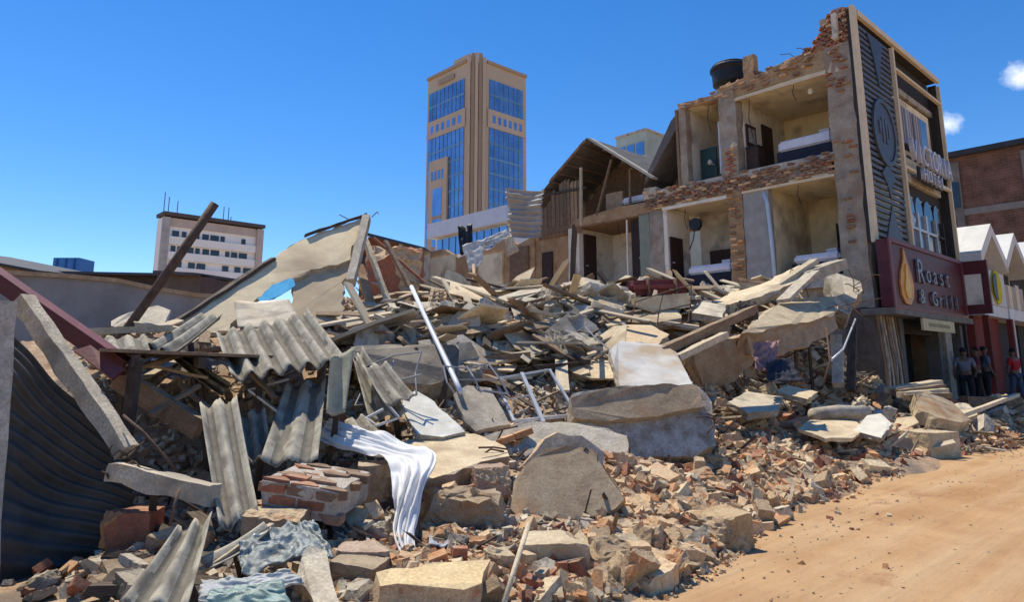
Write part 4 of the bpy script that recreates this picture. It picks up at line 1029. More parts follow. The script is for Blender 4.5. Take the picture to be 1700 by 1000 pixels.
def chunk_bm(sx, sy, sz, cuts, seed, amt):
    """Block with pieces knocked off by random planes; knocked faces take material 1."""
    rr = random.Random(seed)
    bm = bmesh.new(); bmesh.ops.create_cube(bm, size=1.0)
    for v in bm.verts: v.co = Vector((v.co.x * sx, v.co.y * sy, v.co.z * sz))
    for k in range(cuts):
        no = Vector((rr.uniform(-1, 1) / sx, rr.uniform(-1, 1) / sy, rr.uniform(-.8, .8) / sz)).normalized()
        ext = (abs(no.x) * sx + abs(no.y) * sy + abs(no.z) * sz) / 2
        g = bmesh.ops.bisect_plane(bm, geom=bm.verts[:] + bm.edges[:] + bm.faces[:], plane_co=no * ext * rr.uniform(.58, .84), plane_no=no, clear_outer=True)
        ed = [e for e in g['geom_cut'] if isinstance(e, bmesh.types.BMEdge)]
        if ed:
            r = bmesh.ops.holes_fill(bm, edges=ed, sides=0)
            for fa in r['faces']: fa.material_index = 1
    bmesh.ops.triangulate(bm, faces=bm.faces[:])
    lim = max(sx, sy, sz) * .12
    for it in range(5):
        long_e = [e for e in bm.edges if e.calc_length() > lim]
        if not long_e: break
        bmesh.ops.subdivide_edges(bm, edges=long_e, cuts=1)
        bmesh.ops.triangulate(bm, faces=[x for x in bm.faces if len(x.verts) > 3])
    sc = 3.0 / max(sx, sy, sz)
    for v in bm.verts:
        p = v.co * sc + Vector((seed * 1.37, seed * .71, 0))
        broken = any(fa.material_index == 1 for fa in v.link_faces)
        v.co += (noise.noise_vector(p) * .6 + noise.noise_vector(p * 2.7) * .5 + noise.noise_vector(p * 6) * .5 + noise.noise_vector(p * 13) * .3) * amt * (1.9 if broken else .7)
    bmesh.ops.recalc_face_normals(bm, faces=bm.faces[:])
    return bm
def chunk_mesh(name, sx, sy, sz, cuts, seed, amt, mats):
    bm = chunk_bm(sx, sy, sz, cuts, seed, amt)
    me = bpy.data.meshes.new(name); bm.to_mesh(me); bm.free()
    for m in mats: me.materials.append(m)
    return me
def blk(name, u0, v0, u1, v1, Y, depth, label, cat='rubble', yaw=0., tilt=(0, 0), mf=M_PLASTER, ms=M_BROKEN, cuts=4, seed=1, amt=None, group=None):
    r = ray((u0 + u1) / 2, (v0 + v1) / 2); t = Y / r.y
    wpx, h = (u1 - u0) / FPX * t, (v1 - v0) / FPX * t
    w = max(.06, (wpx - depth * abs(math.sin(yaw))) / max(.3, math.cos(yaw)))
    me = chunk_mesh(name, w, depth, h, cuts, seed, amt if amt is not None else min(w, h) * .05, (mf, ms))
    c = Q((u0 + u1) / 2, (v0 + v1) / 2, Y + depth / 2)
    o = place(name, me, None, c, (tilt[0], tilt[1], yaw))
    return tag(o, label, cat, group)
def beam(name, a, b, w, h, label, cat, m, group=None, amt=.012, seed=0., cuts=7, up=(0, 0, 1)):
    mb = MB().bar(a, b, w, h, up); A = np.array(mb.v); org = Vector(A.mean(0))
    me = mb.mesh(name, m, org); rough_mesh(me, amt, 4, cuts, seed)
    return tag(place(name, me, None, org), label, cat, group)
def pipe(name, pts, r, label, cat, m, group=None, n=9):
    return MB().tube(pts, r, n).thing(name, m, label, cat, group, smooth=True)
def corrugated(name, c4, waves, amp, label, cat, m=M_ASB, thick=.008, nv=12, seed=1, sag=.02, rag=.02, along='u', group=None, power=1.0):
    """Wavy roofing sheet through four corners tl, tr, br, bl; crests run from the top edge to the bottom edge."""
    tl, tr, br, bl = [Q(*p) for p in c4]
    n = newell([tl, tr, br, bl]); c = (tl + tr + br + bl) / 4
    if n.dot(EYEP - c) < 0: n = -n
    rr = random.Random(seed); nu = waves * 10; mb = MB(); top = []
    endr = [[rr.uniform(-1, 1) * rag for _ in range(nu + 1)] for q in (0, 1)]
    for j in range(nv + 1):
        for i in range(nu + 1):
            x, y = i / nu, j / nv
            if j == 0: y += abs(endr[0][i]) * .8 + (rag * 1.5 * max(0, noise.noise(Vector((i * .25, seed, 0)))))
            if j == nv: y -= abs(endr[1][i]) * .8 + (rag * 1.5 * max(0, noise.noise(Vector((i * .25, seed + 9, 0)))))
            p = (tl * (1 - x) + tr * x) * (1 - y) + (bl * (1 - x) + br * x) * y
            wv_ = math.cos(x * waves * 2 * math.pi)
            p = p + n * (amp * wv_ - sag * math.sin(math.pi * y) + noise.noise(p * 2 + Vector((seed, 0, 0))) * sag)
            top.append(p)
    W_ = nu + 1; N = len(top)
    mb.v = [tuple(p) for p in top] + [tuple(p - n * thick) for p in top]
    for j in range(nv):
        for i in range(nu):
            a = j * W_ + i
            mb.f.append((a, a + 1, a + W_ + 1, a + W_)); mb.f.append((N + a, N + a + W_, N + a + W_ + 1, N + a + 1))
    rim = [i for i in range(W_)] + [j * W_ + nu for j in range(1, nv + 1)] + [nv * W_ + i for i in range(nu - 1, -1, -1)] + [j * W_ for j in range(nv - 1, 0, -1)]
    for k in range(len(rim)):
        a, b = rim[k], rim[(k + 1) % len(rim)]; mb.f.append((a, N + a, N + b, b))
    mb.m = [0] * len(mb.f)
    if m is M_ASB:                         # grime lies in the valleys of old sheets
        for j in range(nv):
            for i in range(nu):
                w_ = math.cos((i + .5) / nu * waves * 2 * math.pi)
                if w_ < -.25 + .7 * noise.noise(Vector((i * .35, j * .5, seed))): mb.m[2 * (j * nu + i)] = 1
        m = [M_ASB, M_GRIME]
    o = mb.thing(name, m, label, cat, group, smooth=False)
    for p in o.data.polygons: p.use_smooth = True
    return o

G_SHEET = 'wavy fibre cement roof sheets'
# --- the front blocks
slab('masonry_block', [(626, 952, 4.72), (650, 945, 4.82), (720, 938, 4.95), (785, 930, 5.05), (816, 930, 5.05), (806, 950, 4.9), (800, 972, 4.72), (770, 980, 4.66), (715, 978, 4.62), (660, 972, 4.6), (632, 972, 4.6)], .34,
     'yellow topped broken masonry block lowest in the picture centre', 'masonry block', mf=mat('yellow_plaster', (.66, .50, .27), (.52, .38, .20), 5, bump=.4, sunlit_dust=.2), jag=.018, seed=3)
blk('masonry_block', 866, 893, 984, 962, 5.55, .32, 'squarish brick block with plastered top beside the thin pale rod', 'masonry block', yaw=-.12, tilt=(.08, -.06), mf=M_PLASTER, cuts=3, seed=5)
blk('masonry_block', 1150, 852, 1248, 912, 6.55, .34, 'long yellowish masonry block at the road edge', 'masonry block', yaw=.45, tilt=(.05, -.1), mf=mat('yellow_plaster2', (.50, .36, .20), (.38, .24, .12), 6, bump=.5, sunlit_dust=.3), cuts=2, seed=8)
slab('tilted_wall_slab', [(852, 800, 6.95), (868, 772, 7.0), (905, 748, 7.08), (940, 742, 7.12), (985, 748, 7.15), (1008, 780, 7.0), (1036, 828, 6.8), (1022, 846, 6.72), (965, 862, 6.66), (905, 882, 6.6), (868, 872, 6.62), (846, 845, 6.72)], .38,
     'big brown tilted wall slab facing the road, largest block in front', 'wall slab', mf=M_BROWNC, ms=M_BROKEN, jag=.025, seed=11)
slab('wall_fragment', [(868, 772, 7.25), (890, 745, 7.3), (925, 722, 7.35), (965, 724, 7.4), (1000, 752, 7.4), (1000, 775, 7.35), (900, 790, 7.3)], .3,
     'grey rounded wall fragment standing behind the big tilted slab', 'wall slab', mf=M_CONCG, jag=.03, seed=12)
slab('floor_slab', [(630, 792, 6.85), (640, 762, 7.4), (652, 738, 8.1), (700, 728, 8.35), (790, 721, 8.5), (836, 740, 7.9), (845, 757, 7.5), (800, 770, 7.25), (755, 786, 7.0), (700, 802, 6.8)], .42,
     'pale topped floor slab carrying the white cloth', 'concrete slab', mf=M_PLASTER, ms=M_BROWNC, jag=.03, seed=13, surf=.015)
blk('masonry_block', 586, 770, 652, 858, 6.7, .4, 'brown broken block under the left end of the cloth slab', 'masonry block', yaw=.2, mf=M_BROWNC, seed=15, cuts=4)
blk('masonry_block', 690, 815, 842, 898, 6.3, .42, 'long rounded brown masonry lump below the cloth slab', 'masonry block', yaw=-.1, tilt=(.1, -.06), mf=M_BROWNC, ms=M_BROKEN, cuts=5, seed=17, amt=.05)
blk('masonry_block', 775, 775, 850, 835, 6.9, .35, 'reddish plastered corner block right of the hanging cloth', 'masonry block', yaw=.3, mf=mat('pinkish_render', (.42, .29, .22), (.30, .19, .13), 5, bump=.4, sunlit_dust=.3), cuts=4, seed=21)
blk('concrete_block', 584, 866, 650, 912, 6.0, .3, 'grey shaded block at the foot of the hanging cloth', 'concrete block', yaw=.1, mf=M_CONCG, ms=M_BROKENC, cuts=3, seed=22)
blk('masonry_block', 548, 930, 640, 992, 4.95, .3, 'orange edged masonry block left of the yellow topped block', 'masonry block', yaw=-.2, tilt=(0, .12), mf=M_BROWNC, cuts=3, seed=24)
blk('masonry_block', 556, 905, 650, 946, 5.2, .3, 'flat pinkish chunk lying on the orange edged block', 'masonry block', yaw=.15, tilt=(.1, .05), mf=mat('pinkish_render2', (.48, .36, .28), (.36, .25, .18), 5, bump=.4, sunlit_dust=.3), cuts=5, seed=25)
slab('concrete_splinter', [(492, 962, 4.75), (500, 925, 4.85), (512, 908, 4.92), (540, 915, 4.92), (552, 955, 4.75), (566, 1010, 4.5), (528, 1015, 4.46)], .14, 'upright pointed concrete splinter beside the plastic sheeting', 'concrete piece', mf=M_CONC, ms=M_BROKENC, seed=27)
blk('masonry_block', 800, 918, 856, 962, 5.35, .26, 'tan cube-like block behind the yellow topped block', 'masonry block', yaw=.3, mf=M_PLASTER, cuts=4, seed=28)
blk('masonry_block', 410, 846, 515, 892, 5.6, .32, 'brown block under the exposed brickwork lump', 'masonry block', yaw=-.1, mf=M_BROWNC, cuts=2, seed=29)
blk('brick_lump', 172, 848, 262, 906, 5.7, .3, 'red brick lump lying in the dark hollow by the metal gate', 'masonry block', yaw=.1, mf=M_BRICKR, ms=M_BRICKO, cuts=5, seed=31)
pipe('pale_rod', [Q(836, 1005, 4.75), Q(856, 940, 5.0), Q(878, 870, 5.35)], .018, 'thin pale rod leaning between the front blocks', 'rod', M_TIMP)
blk('masonry_block', 1082, 724, 1122, 760, hit(1102, 758).y - .1, .2, 'small bright yellow corner of masonry on the brick spill', 'masonry block', yaw=.6, tilt=(.2, .5), mf=mat('bright_plaster', (.66, .50, .28), (.55, .40, .22), 5, bump=.3), cuts=4, seed=33)

# exposed brickwork lump: bricks laid in mortar, tilted towards us
bw = empty('brickwork_lump', Q(495, 850, 5.75), 'tilted lump of red brickwork with white mortar joints', 'masonry block')
A_, B_, C_ = Q(438, 792, 5.85), Q(562, 812, 5.75), Q(452, 758, 6.5)
ex, ey = (B_ - A_).normalized(), None
up_ = (C_ - A_); en = ex.cross(up_).normalized(); ey = en.cross(ex).normalized()
Lx, Ly = (B_ - A_).length, (C_ - A_).length
basis = Matrix((ex, ey, en)).transposed()
core = MB()
for zz in (0,):
    p = [A_ - en * .26, A_ - en * .26 + ex * Lx, A_ - en * .26 + ex * Lx + ey * Ly, A_ - en * .26 + ey * Ly]
    core.hexa(p + [x + en * .235 for x in p])
cm = core.mesh('mortar_core', mat('white_mortar', (.52, .46, .40), (.38, .32, .26), 8, bump=.6, bscale=30), bw.location); rough_mesh(cm, .02, 6, 7); place('mortar_core', cm, bw)
rr = random.Random(4)
for row in range(6):
    yy = .05 + row * (Ly - .1) / 5; x = .04 + (row % 2) * .1
    while x < Lx - .06:
        o = place('brick', rr.choice(BRICKS['r' if rr.random() < .6 else 'd']), bw, A_ + ex * (x + .06) + ey * yy + en * (-.042 + rr.uniform(-.014, .014)) - bw.location, (basis @ Matrix.Rotation(rr.uniform(-.05, .05), 3, 'Z')).to_euler(), (1, .8, 1))
        x += .245
for row in range(3):
    x = .08 + (row % 2) * .1
    while x < Lx - .05:
        o = place('brick', rr.choice(BRICKS['r' if rr.random() < .6 else 'd']), bw, A_ + ex * x + ey * .045 - en * (.075 + row * .085) - bw.location, basis.to_euler())
        x += .245

# --- the two-tier concrete mass in the middle
slab('concrete_mass', [(952, 655, 9.3), (1010, 644, 9.4), (1100, 640, 9.5), (1160, 642, 9.6), (1182, 668, 9.5), (1188, 740, 9.1), (1150, 758, 9.0), (1040, 760, 8.9), (985, 745, 8.9), (950, 700, 9.1)], .55,
     'massive dark concrete plinth with flaking white paint, mid heap', 'concrete mass', mf=M_WHITEP, ms=M_BROKENC, jag=.03, seed=41)
slab('fallen_beam', [(948, 660, 9.1), (1000, 646, 9.2), (1100, 637, 9.35), (1158, 640, 9.45), (1168, 676, 9.25), (1090, 690, 9.1), (1000, 700, 9.0), (952, 694, 9.0)], .6,
     'brown concrete beam lying along the top of the flaking plinth', 'concrete beam', mf=M_BROWNC, ms=M_BROKENC, jag=.02, seed=42)
slab('wall_slab', [(800, 728, 8.7), (870, 700, 8.9), (960, 702, 8.95), (1040, 724, 8.8), (1045, 768, 8.5), (960, 770, 8.4), (880, 770, 8.4), (810, 762, 8.5)], .4,
     'grey wall slab lying along the foot of the flaking plinth', 'wall slab', mf=M_CONCG, ms=M_BROKEN, jag=.03, seed=43)
slab('leaning_slab', [(1012, 582, 10.8), (1030, 566, 11.3), (1100, 572, 11.4), (1122, 585, 11.2), (1150, 638, 10.0), (1090, 642, 9.9), (1030, 643, 9.85), (1020, 610, 10.3)], .16,
     'pale smooth slab leaning on the flaking plinth', 'concrete slab', mf=mat('pale_bluish_plaster', (.60, .57, .52), (.47, .44, .40), 4, bump=.2, stain=(.44, .33, .22), rnd=0), ms=M_BROKENC, jag=.012, seed=44)
slab('broken_panel', [(668, 660, 8.9), (690, 648, 9.2), (720, 668, 9.0), (772, 716, 8.4), (735, 726, 8.2), (690, 722, 8.2), (672, 690, 8.5)], .08,
     'whitish broken panel lying behind the cloth slab', 'panel', mf=mat('whitish_panel', (.60, .58, .53), (.45, .43, .38), 6, bump=.3), ms=M_BROKENC, seed=45)
slab('fallen_board', [(752, 655, 9.2), (775, 640, 9.5), (815, 645, 9.5), (846, 704, 9.0), (790, 716, 8.8), (772, 700, 8.9)], .07,
     'grey flat panel leaning left of the empty window frame', 'panel', mf=M_CONCG, ms=M_CONCG, seed=46, jag=.01)
# empty steel window frame
wf = empty('window_frame', Q(885, 690, 9.6), 'empty pale steel window frame lying in the heap', 'window frame')
def wbar(p, q, w=.035): return MB().bar(Q(*p), Q(*q), w, w * .8).part('bar', M_STEEL, wf, world=True)
wbar((822, 630, 9.9), (853, 700, 9.2)); wbar((912, 614, 10.2), (950, 676, 9.6)); wbar((822, 630, 9.9), (912, 614, 10.2)); wbar((866, 620, 10.0), (902, 702, 9.2), .05)
wbar((853, 700, 9.2), (950, 690, 9.4), .05); wbar((838, 664, 9.55), (885, 656, 9.65), .02)
# white steel pole across the heap
pipe('white_pole', [Q(683, 476, 12.0), Q(712, 540, 10.8), Q(756, 632, 9.4), Q(765, 652, 9.15)], .035, 'long white metal pole slanting down the heap', 'pole', mat('white_pole_paint', (.66, .68, .74), (.56, .58, .64), 4, rough=.4, bump=.05), n=10)

# --- wavy roof sheets on the left
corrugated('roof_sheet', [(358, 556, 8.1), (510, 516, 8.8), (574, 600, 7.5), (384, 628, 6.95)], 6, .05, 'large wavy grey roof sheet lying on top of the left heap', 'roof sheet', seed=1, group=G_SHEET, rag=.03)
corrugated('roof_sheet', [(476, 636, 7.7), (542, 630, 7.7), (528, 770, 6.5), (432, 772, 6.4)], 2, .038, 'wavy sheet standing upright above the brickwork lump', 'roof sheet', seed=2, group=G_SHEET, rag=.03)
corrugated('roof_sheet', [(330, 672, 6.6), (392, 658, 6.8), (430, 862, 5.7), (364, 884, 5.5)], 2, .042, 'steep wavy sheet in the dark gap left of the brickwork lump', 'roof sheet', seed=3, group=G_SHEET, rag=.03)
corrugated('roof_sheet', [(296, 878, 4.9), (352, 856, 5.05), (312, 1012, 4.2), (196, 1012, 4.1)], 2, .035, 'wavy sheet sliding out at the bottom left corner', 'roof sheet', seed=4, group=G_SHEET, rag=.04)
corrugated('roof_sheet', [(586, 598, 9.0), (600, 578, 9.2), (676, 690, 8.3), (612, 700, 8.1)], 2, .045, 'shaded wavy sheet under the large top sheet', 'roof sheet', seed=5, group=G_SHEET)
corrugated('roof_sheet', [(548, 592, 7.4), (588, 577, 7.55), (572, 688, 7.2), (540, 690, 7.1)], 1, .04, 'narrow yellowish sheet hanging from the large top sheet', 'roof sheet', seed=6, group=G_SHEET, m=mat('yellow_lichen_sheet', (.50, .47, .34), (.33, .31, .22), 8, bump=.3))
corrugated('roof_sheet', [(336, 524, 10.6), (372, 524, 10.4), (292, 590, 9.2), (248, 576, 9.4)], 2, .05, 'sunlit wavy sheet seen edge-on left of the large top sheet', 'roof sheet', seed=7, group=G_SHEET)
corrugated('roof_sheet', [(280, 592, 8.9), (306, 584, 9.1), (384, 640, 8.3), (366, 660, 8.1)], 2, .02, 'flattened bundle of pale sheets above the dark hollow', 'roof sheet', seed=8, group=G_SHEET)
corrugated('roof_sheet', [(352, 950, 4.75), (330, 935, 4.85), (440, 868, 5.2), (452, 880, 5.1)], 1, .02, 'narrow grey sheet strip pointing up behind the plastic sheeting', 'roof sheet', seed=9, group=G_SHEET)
corrugated('roof_sheet', [(388, 500, 11.6), (480, 498, 11.8), (500, 540, 10.4), (395, 545, 10.2)], 1, .02, 'flat grey sheet behind the large wavy top sheet', 'roof sheet', seed=10, group=G_SHEET, m=M_CONCG)
# fallen roofing built as one deck, added and shaped to shade the hollow
dk = empty('hollow_shade_deck', W(3.0, 8.8, 1.0), 'dark timber deck added over the left hollow to shade it', 'roof deck', rz=0)
c4 = [Vector((-3.6, 6.2, 1.76)), Vector((-2.1, 8.3, 1.70)), Vector((-2.1, 10.9, 1.74)), Vector((-6.4, 10.6, 1.80))]
nb = 12
for k in range(nb):
    a = c4[0].lerp(c4[3], k / nb), c4[1].lerp(c4[2], k / nb), c4[1].lerp(c4[2], (k + .96) / nb), c4[0].lerp(c4[3], (k + .96) / nb)
    MB().hexa([Vector(p) - Vector((0, 0, .03 + .006 * (k % 3))) for p in a] + list(a)).part('plank', M_TIMD if k % 3 else M_TIMB, dk, world=True)
for k in range(4):
    x = .12 + k * .25
    MB().bar(c4[0].lerp(c4[1], x) - Vector((0, 0, .1)), c4[3].lerp(c4[2], x) - Vector((0, 0, .1)), .07, .11).part('rafter', M_TIMD, dk, world=True)
for (x, y) in ((-3.5, 6.5), (-2.3, 8.4), (-2.4, 10.4), (-5.6, 10.2), (-4.4, 8.0)):
    b_ = Vector((x, y, hw(Vector((x, y, 0))) - .1)); MB().bar(b_, Vector((x + .06, y, 1.66)), .1, .08).part('prop', M_TIMD, dk, world=True)
# white angle frame under the sheet
wa = empty('angle_frame', Q(440, 650, 7.8), 'thin white steel angle frame below the large top sheet', 'steel frame')
for p, q in (((412, 648, 7.9), (480, 630, 8.0)), ((414, 648, 7.9), (462, 684, 7.5)), ((462, 684, 7.5), (480, 676, 7.6)), ((590, 720, 7.9), (662, 694, 8.2)), ((640, 668, 8.2), (662, 694, 8.1)), ((560, 720, 7.7), (636, 680, 8.1)), ((600, 690, 7.8), (622, 706, 7.7))):
    MB().bar(Q(*p), Q(*q), .025, .025).part('bar', M_STEEL, wa, world=True)
# long beam with pale lit edge
slab('long_lintel', [(582, 576, 10.2), (640, 572, 10.4), (760, 574, 10.4), (762, 586, 10.1), (762, 632, 9.9), (690, 640, 9.8), (600, 622, 9.8), (584, 590, 10.0)], .35, 'long dark lintel with a pale top edge right of the wavy sheets', 'concrete beam', mf=mat('dark_stained_concrete', (.17, .15, .13), (.10, .085, .075), 4, bump=.5, sunlit_dust=.3), ms=M_BROKENC, seed=51)

# --- left edge: gate, column, beams
corrugated('metal_gate', [(-70, 420, 5.6), (-70, 1030, 5.1), (238, 965, 6.0), (206, 742, 6.15)], 15, .022, 'dark crumpled corrugated metal gate at the left edge', 'gate', m=M_GATE, seed=21, sag=.17, rag=.0, nv=24)
nb_ = empty('unseen_shade_wall', Q(-80, 900, 5.2), 'rendered house front just left of the metal gate', 'building', rz=ROT)  # out-of-view wall added to shade the lower left ground
MB().box(-5, -.1, .0, .25, -.3, 3.2).part('wall', M_CONCG, nb_)
MB().box(-3.6, -2.4, -.04, -.003, -.3, 1.9).part('door', M_DARKW, nb_)
beam('concrete_column', Q(4, 505, 5.0), Q(-34, 1010, 4.72), .13, .2, 'grey concrete column cut by the left picture edge', 'column', M_CONCG, amt=.012, seed=3)
beam('concrete_beam', Q(36, 498, 6.2), Q(212, 752, 5.95), .14, .14, 'pale concrete beam slanting down beside the metal gate', 'concrete beam', M_CONC, amt=.022, seed=4, cuts=14)
beam('concrete_beam', Q(188, 782, 5.85), Q(355, 824, 5.7), .15, .15, 'short broken beam lying below the slanting concrete beam', 'concrete beam', M_CONC, amt=.028, seed=5, cuts=10)
e = empty('maroon_fascia', Q(100, 560, 6.6), 'maroon sheet metal fascia slanting down from the left edge', 'fascia')
a, b = Q(-60, 428, 6.7), Q(203, 612, 6.5)
MB().bar(a, b, .03, .11).part('web', M_MAROON, e, world=True)
tq = (b - a).normalized(); sq = tq.cross(Vector((0, 0, 1))).normalized(); uq = sq.cross(tq)
MB().bar(a + uq * .06 - sq * .07, b + uq * .06 - sq * .07, .16, .02).part('flange', M_MAROONL, e, world=True)
MB().bar(a - uq * .065 - sq * .05, b - uq * .065 - sq * .05, .12, .02).part('flange', M_MAROON, e, world=True)
slab('fascia_end', [(122, 582, 6.35), (150, 574, 6.4), (206, 612, 6.3), (186, 630, 6.2)], .03, 'bent maroon end piece of the fascia', 'fascia', mf=M_MAROONL, ms=M_MAROON, jag=.004, seed=9)
beam('timber_beam', Q(196, 628, 6.9), Q(332, 712, 6.7), .1, .2, 'shaded brown timber beam in the hollow behind the slanting beam', 'timber', M_TIMB, seed=7)
pipe('leaning_pole', [Q(172, 601, 11.1), Q(210, 548, 11.2), Q(283, 446, 11.35), Q(357, 338, 11.5)], .075, 'dark rusty pole leaning across the white block', 'pole', M_RUST, n=12)
slab('grey_slab', [(184, 532, 12.2), (215, 518, 12.3), (262, 506, 12.6), (282, 515, 12.5), (272, 545, 12.0), (185, 548, 11.9)], .1, 'pale grey board standing against the grey wall by the pole', 'panel', mf=M_CONC, ms=M_CONC, seed=52)
beam('timber_beam', Q(132, 552, 9.6), Q(285, 545, 9.8), .1, .09, 'pale level timber on the far left heap', 'timber', M_TIMP, seed=8)
# cables and hanging wire
for k, (p, lab) in enumerate((([(205, 690, 6.0), (240, 720, 5.9), (275, 760, 5.9), (300, 790, 5.9)], 'thin dark wire sagging from the slanting beam'),
                              ([(298, 812, 5.3), (290, 840, 5.25), (282, 875, 5.2)], 'short wire stub above the bottom left sheet'),
                              ([(1372, 545, 14.2), (1378, 600, 13.6), (1366, 640, 13.2)], 'thin wire hanging from the collapsed floor slab'),
                              ([(1420, 530, 15.6), (1400, 580, 14.6), (1378, 600, 13.6)], 'pale wire looping off the slab corner'))):
    pipe('wire', [Q(*x) for x in p], .012 if k < 2 else .02, lab, 'wire', M_RUST if k < 3 else M_STEEL, n=5)

# --- the fallen wall panel with corner post
FWN = Vector((.12, -.72, .68)).normalized(); FWP = Q(430, 520, 12.9)
def onwall(u, v, off=0.0):
    r = ray(u, v); t = ((FWP + FWN * off) - EYEP).dot(FWN) / r.dot(FWN); return EYEP + r * t
M_FWALL = mat('fallen_wall_cream', (.82, .68, .45), (.66, .52, .33), 1.6, bump=.25, stain=(.46, .35, .23), rnd=0, speck=.12)
def wall_piece(pix, th, lab, m, seed, off=0.):
    return slab_mesh([onwall(u, v, off) for u, v in pix], th, None, jag=.08, seed=seed, step=.14).thing('fallen_wall', [m, M_BROKENC], lab, 'wall slab')
wall_piece([(276, 550), (330, 512), (440, 438), (500, 397), (530, 386), (604, 359), (600, 378), (582, 430), (545, 441), (490, 458), (440, 488), (400, 520), (380, 548), (330, 560)], .2, 'big cream wall panel fallen at a slant on the left skyline', M_FWALL, 61)
wall_piece([(492, 462), (545, 445), (584, 433), (574, 470), (566, 530), (500, 545), (470, 540), (480, 500)], .2, 'lower cracked piece of the fallen cream wall', mat('fallen_wall_brown', (.56, .44, .30), (.42, .32, .21), 2, bump=.3, stain=(.36, .25, .16), rnd=0), 62, -.1)
beam('wall_coping', onwall(276, 546), onwall(452, 430), .2, .06, 'dark coping along the lower end of the fallen wall edge', 'coping', M_TIMD, amt=.03, seed=11)
beam('wall_coping', onwall(508, 391), onwall(606, 357), .2, .06, 'dark coping at the top end of the fallen wall', 'coping', M_TIMD, amt=.03, seed=13)
beam('corner_post', onwall(609, 362, .1), onwall(582, 470, .1), .16, .2, 'grey concrete post at the end of the fallen wall', 'post', M_CONCG, amt=.015, seed=12)
slab('blue_sheet', [(428, 496, 12.7), (452, 474, 13.1), (486, 461, 13.3), (491, 475, 13.1), (466, 490, 12.8), (436, 502, 12.6)], .02, 'bright blue plastic sheet under the fallen wall', 'plastic sheet', mf=mat('bright_blue_plastic', (.10, .40, .66), (.06, .31, .55), 4, rough=.85, bump=.3, spec=.08), ms=M_BTANK, seed=63)
slab('grey_sheet', [(396, 520, 12.0), (430, 500, 12.3), (478, 497, 12.4), (482, 520, 12.0), (440, 535, 11.8)], .03, 'flat grey metal sheet below the blue plastic', 'metal sheet', mf=M_GALV, ms=M_GALV, seed=64)
for k, (p, q, w, m, lab) in enumerate((((606, 398, 15.4), (644, 500, 14.6), .14, M_PLASTER, 'pale plank leaning right of the fallen wall'), ((596, 440, 15.2), (618, 512, 14.4), .18, M_BROWNC, 'brown board leaning on the corner post'), ((640, 400, 16.5), (680, 476, 16.0), .12, M_TIMB, 'brown rafter leaning before the dark house'), ((620, 395, 16.8), (705, 470, 16.5), .10, M_BRICKR, 'reddish rafter crossing before the dark house'))):
    beam('leaning_plank', Q(*p), Q(*q), w, .06, lab, 'timber', m, group='planks by the fallen wall', seed=k)
blk('rubble_lump', 600, 410, 700, 520, 17.5, 1.2, 'reddish brown lump of wall between the fallen wall and wing', 'masonry block', mf=M_BRICKR, ms=M_BROKEN, cuts=7, seed=65, amt=.12)

# --- torn metal cladding at the end of the wing
corrugated('torn_cladding', [(846, 394, 26.8), (838, 312, 27.0), (906, 316, 26.2), (898, 394, 26.2)], 9, .045, 'crumpled grey metal cladding hanging beside the torn gable', 'metal sheet', m=mat('dull_cladding', (.44, .41, .38), (.30, .275, .25), 2, rough=.8, bump=.2), seed=31, sag=.22, rag=.05, nv=18)
def crumple(name, pts, label, cat, m, amp=.06, fold=3.0, n=16, thick=.012, seed=1, group=None):
    tl, tr, br, bl = [Q(*p) for p in pts]; nn = newell([tl, tr, br, bl]); mb = MB(); top = []
    if nn.dot(EYEP - (tl + br) / 2) < 0: nn = -nn
    for j in range(n + 1):
        for i in range(n + 1):
            x, y = i / n, j / n
            x2 = x + .06 * noise.noise(Vector((x * 3, y * 3, seed))); y2 = y + .08 * noise.noise(Vector((x * 3, y * 3, seed + 5)))
            p = (tl * (1 - x2) + tr * x2) * (1 - y2) + (bl * (1 - x2) + br * x2) * y2
            q = Vector((x * fold, y * fold, seed))
            h = (.8 - abs(noise.noise(q))) * 1.3 + (.5 - abs(noise.noise(q * 2.1 + Vector((7, 0, 0))))) * .7 + noise.noise(q * 4) * .12
            top.append(p + nn * h * amp)
    W_ = n + 1; N = len(top)
    mb.v = [tuple(p) for p in top] + [tuple(p - nn * thick) for p in top]
    for j in range(n):
        for i in range(n):
            a = j * W_ + i; mb.f.append((a, a + 1, a + W_ + 1, a + W_)); mb.f.append((N + a, N + a + W_, N + a + W_ + 1, N + a + 1))
    rim = [i for i in range(W_)] + [j * W_ + n for j in range(1, n + 1)] + [n * W_ + i for i in range(n - 1, -1, -1)] + [j * W_ for j in range(n - 1, 0, -1)]
    for k in range(len(rim)):
        a, b = rim[k], rim[(k + 1) % len(rim)]; mb.f.append((a, N + a, N + b, b))
    mb.m = [0] * len(mb.f)
    return mb.thing(name, m, label, cat, group, smooth=True)
M_WRAG = mat('dirty_white_fabric', (.62, .60, .57), (.42, .40, .37), 5, bump=.3)
crumple('hanging_rag', [(768, 410, 26.0), (808, 396, 26.0), (800, 440, 25.6), (780, 452, 25.6)], 'white rag hanging over the ruined wing wall', 'rag', M_WRAG, .07, 3, seed=2)
crumple('hanging_rag', [(790, 405, 26.2), (842, 382, 26.2), (848, 396, 26.0), (800, 416, 26.0)], 'white torn ceiling board along the wing wall top', 'rag', M_WRAG, .06, 3, seed=3)
crumple('hanging_rag', [(760, 378, 26.4), (784, 374, 26.4), (786, 420, 26.0), (764, 424, 26.0)], 'dark torn sheet sticking up from the wing wall', 'rag', M_BLACK, .08, 3, seed=4)
crumple('torn_board', [(838, 396, 25.6), (850, 392, 25.6), (862, 416, 25.4), (842, 428, 25.4)], 'pale splintered board hanging below the metal cladding', 'board', M_PLASTER, .05, 3, seed=5)
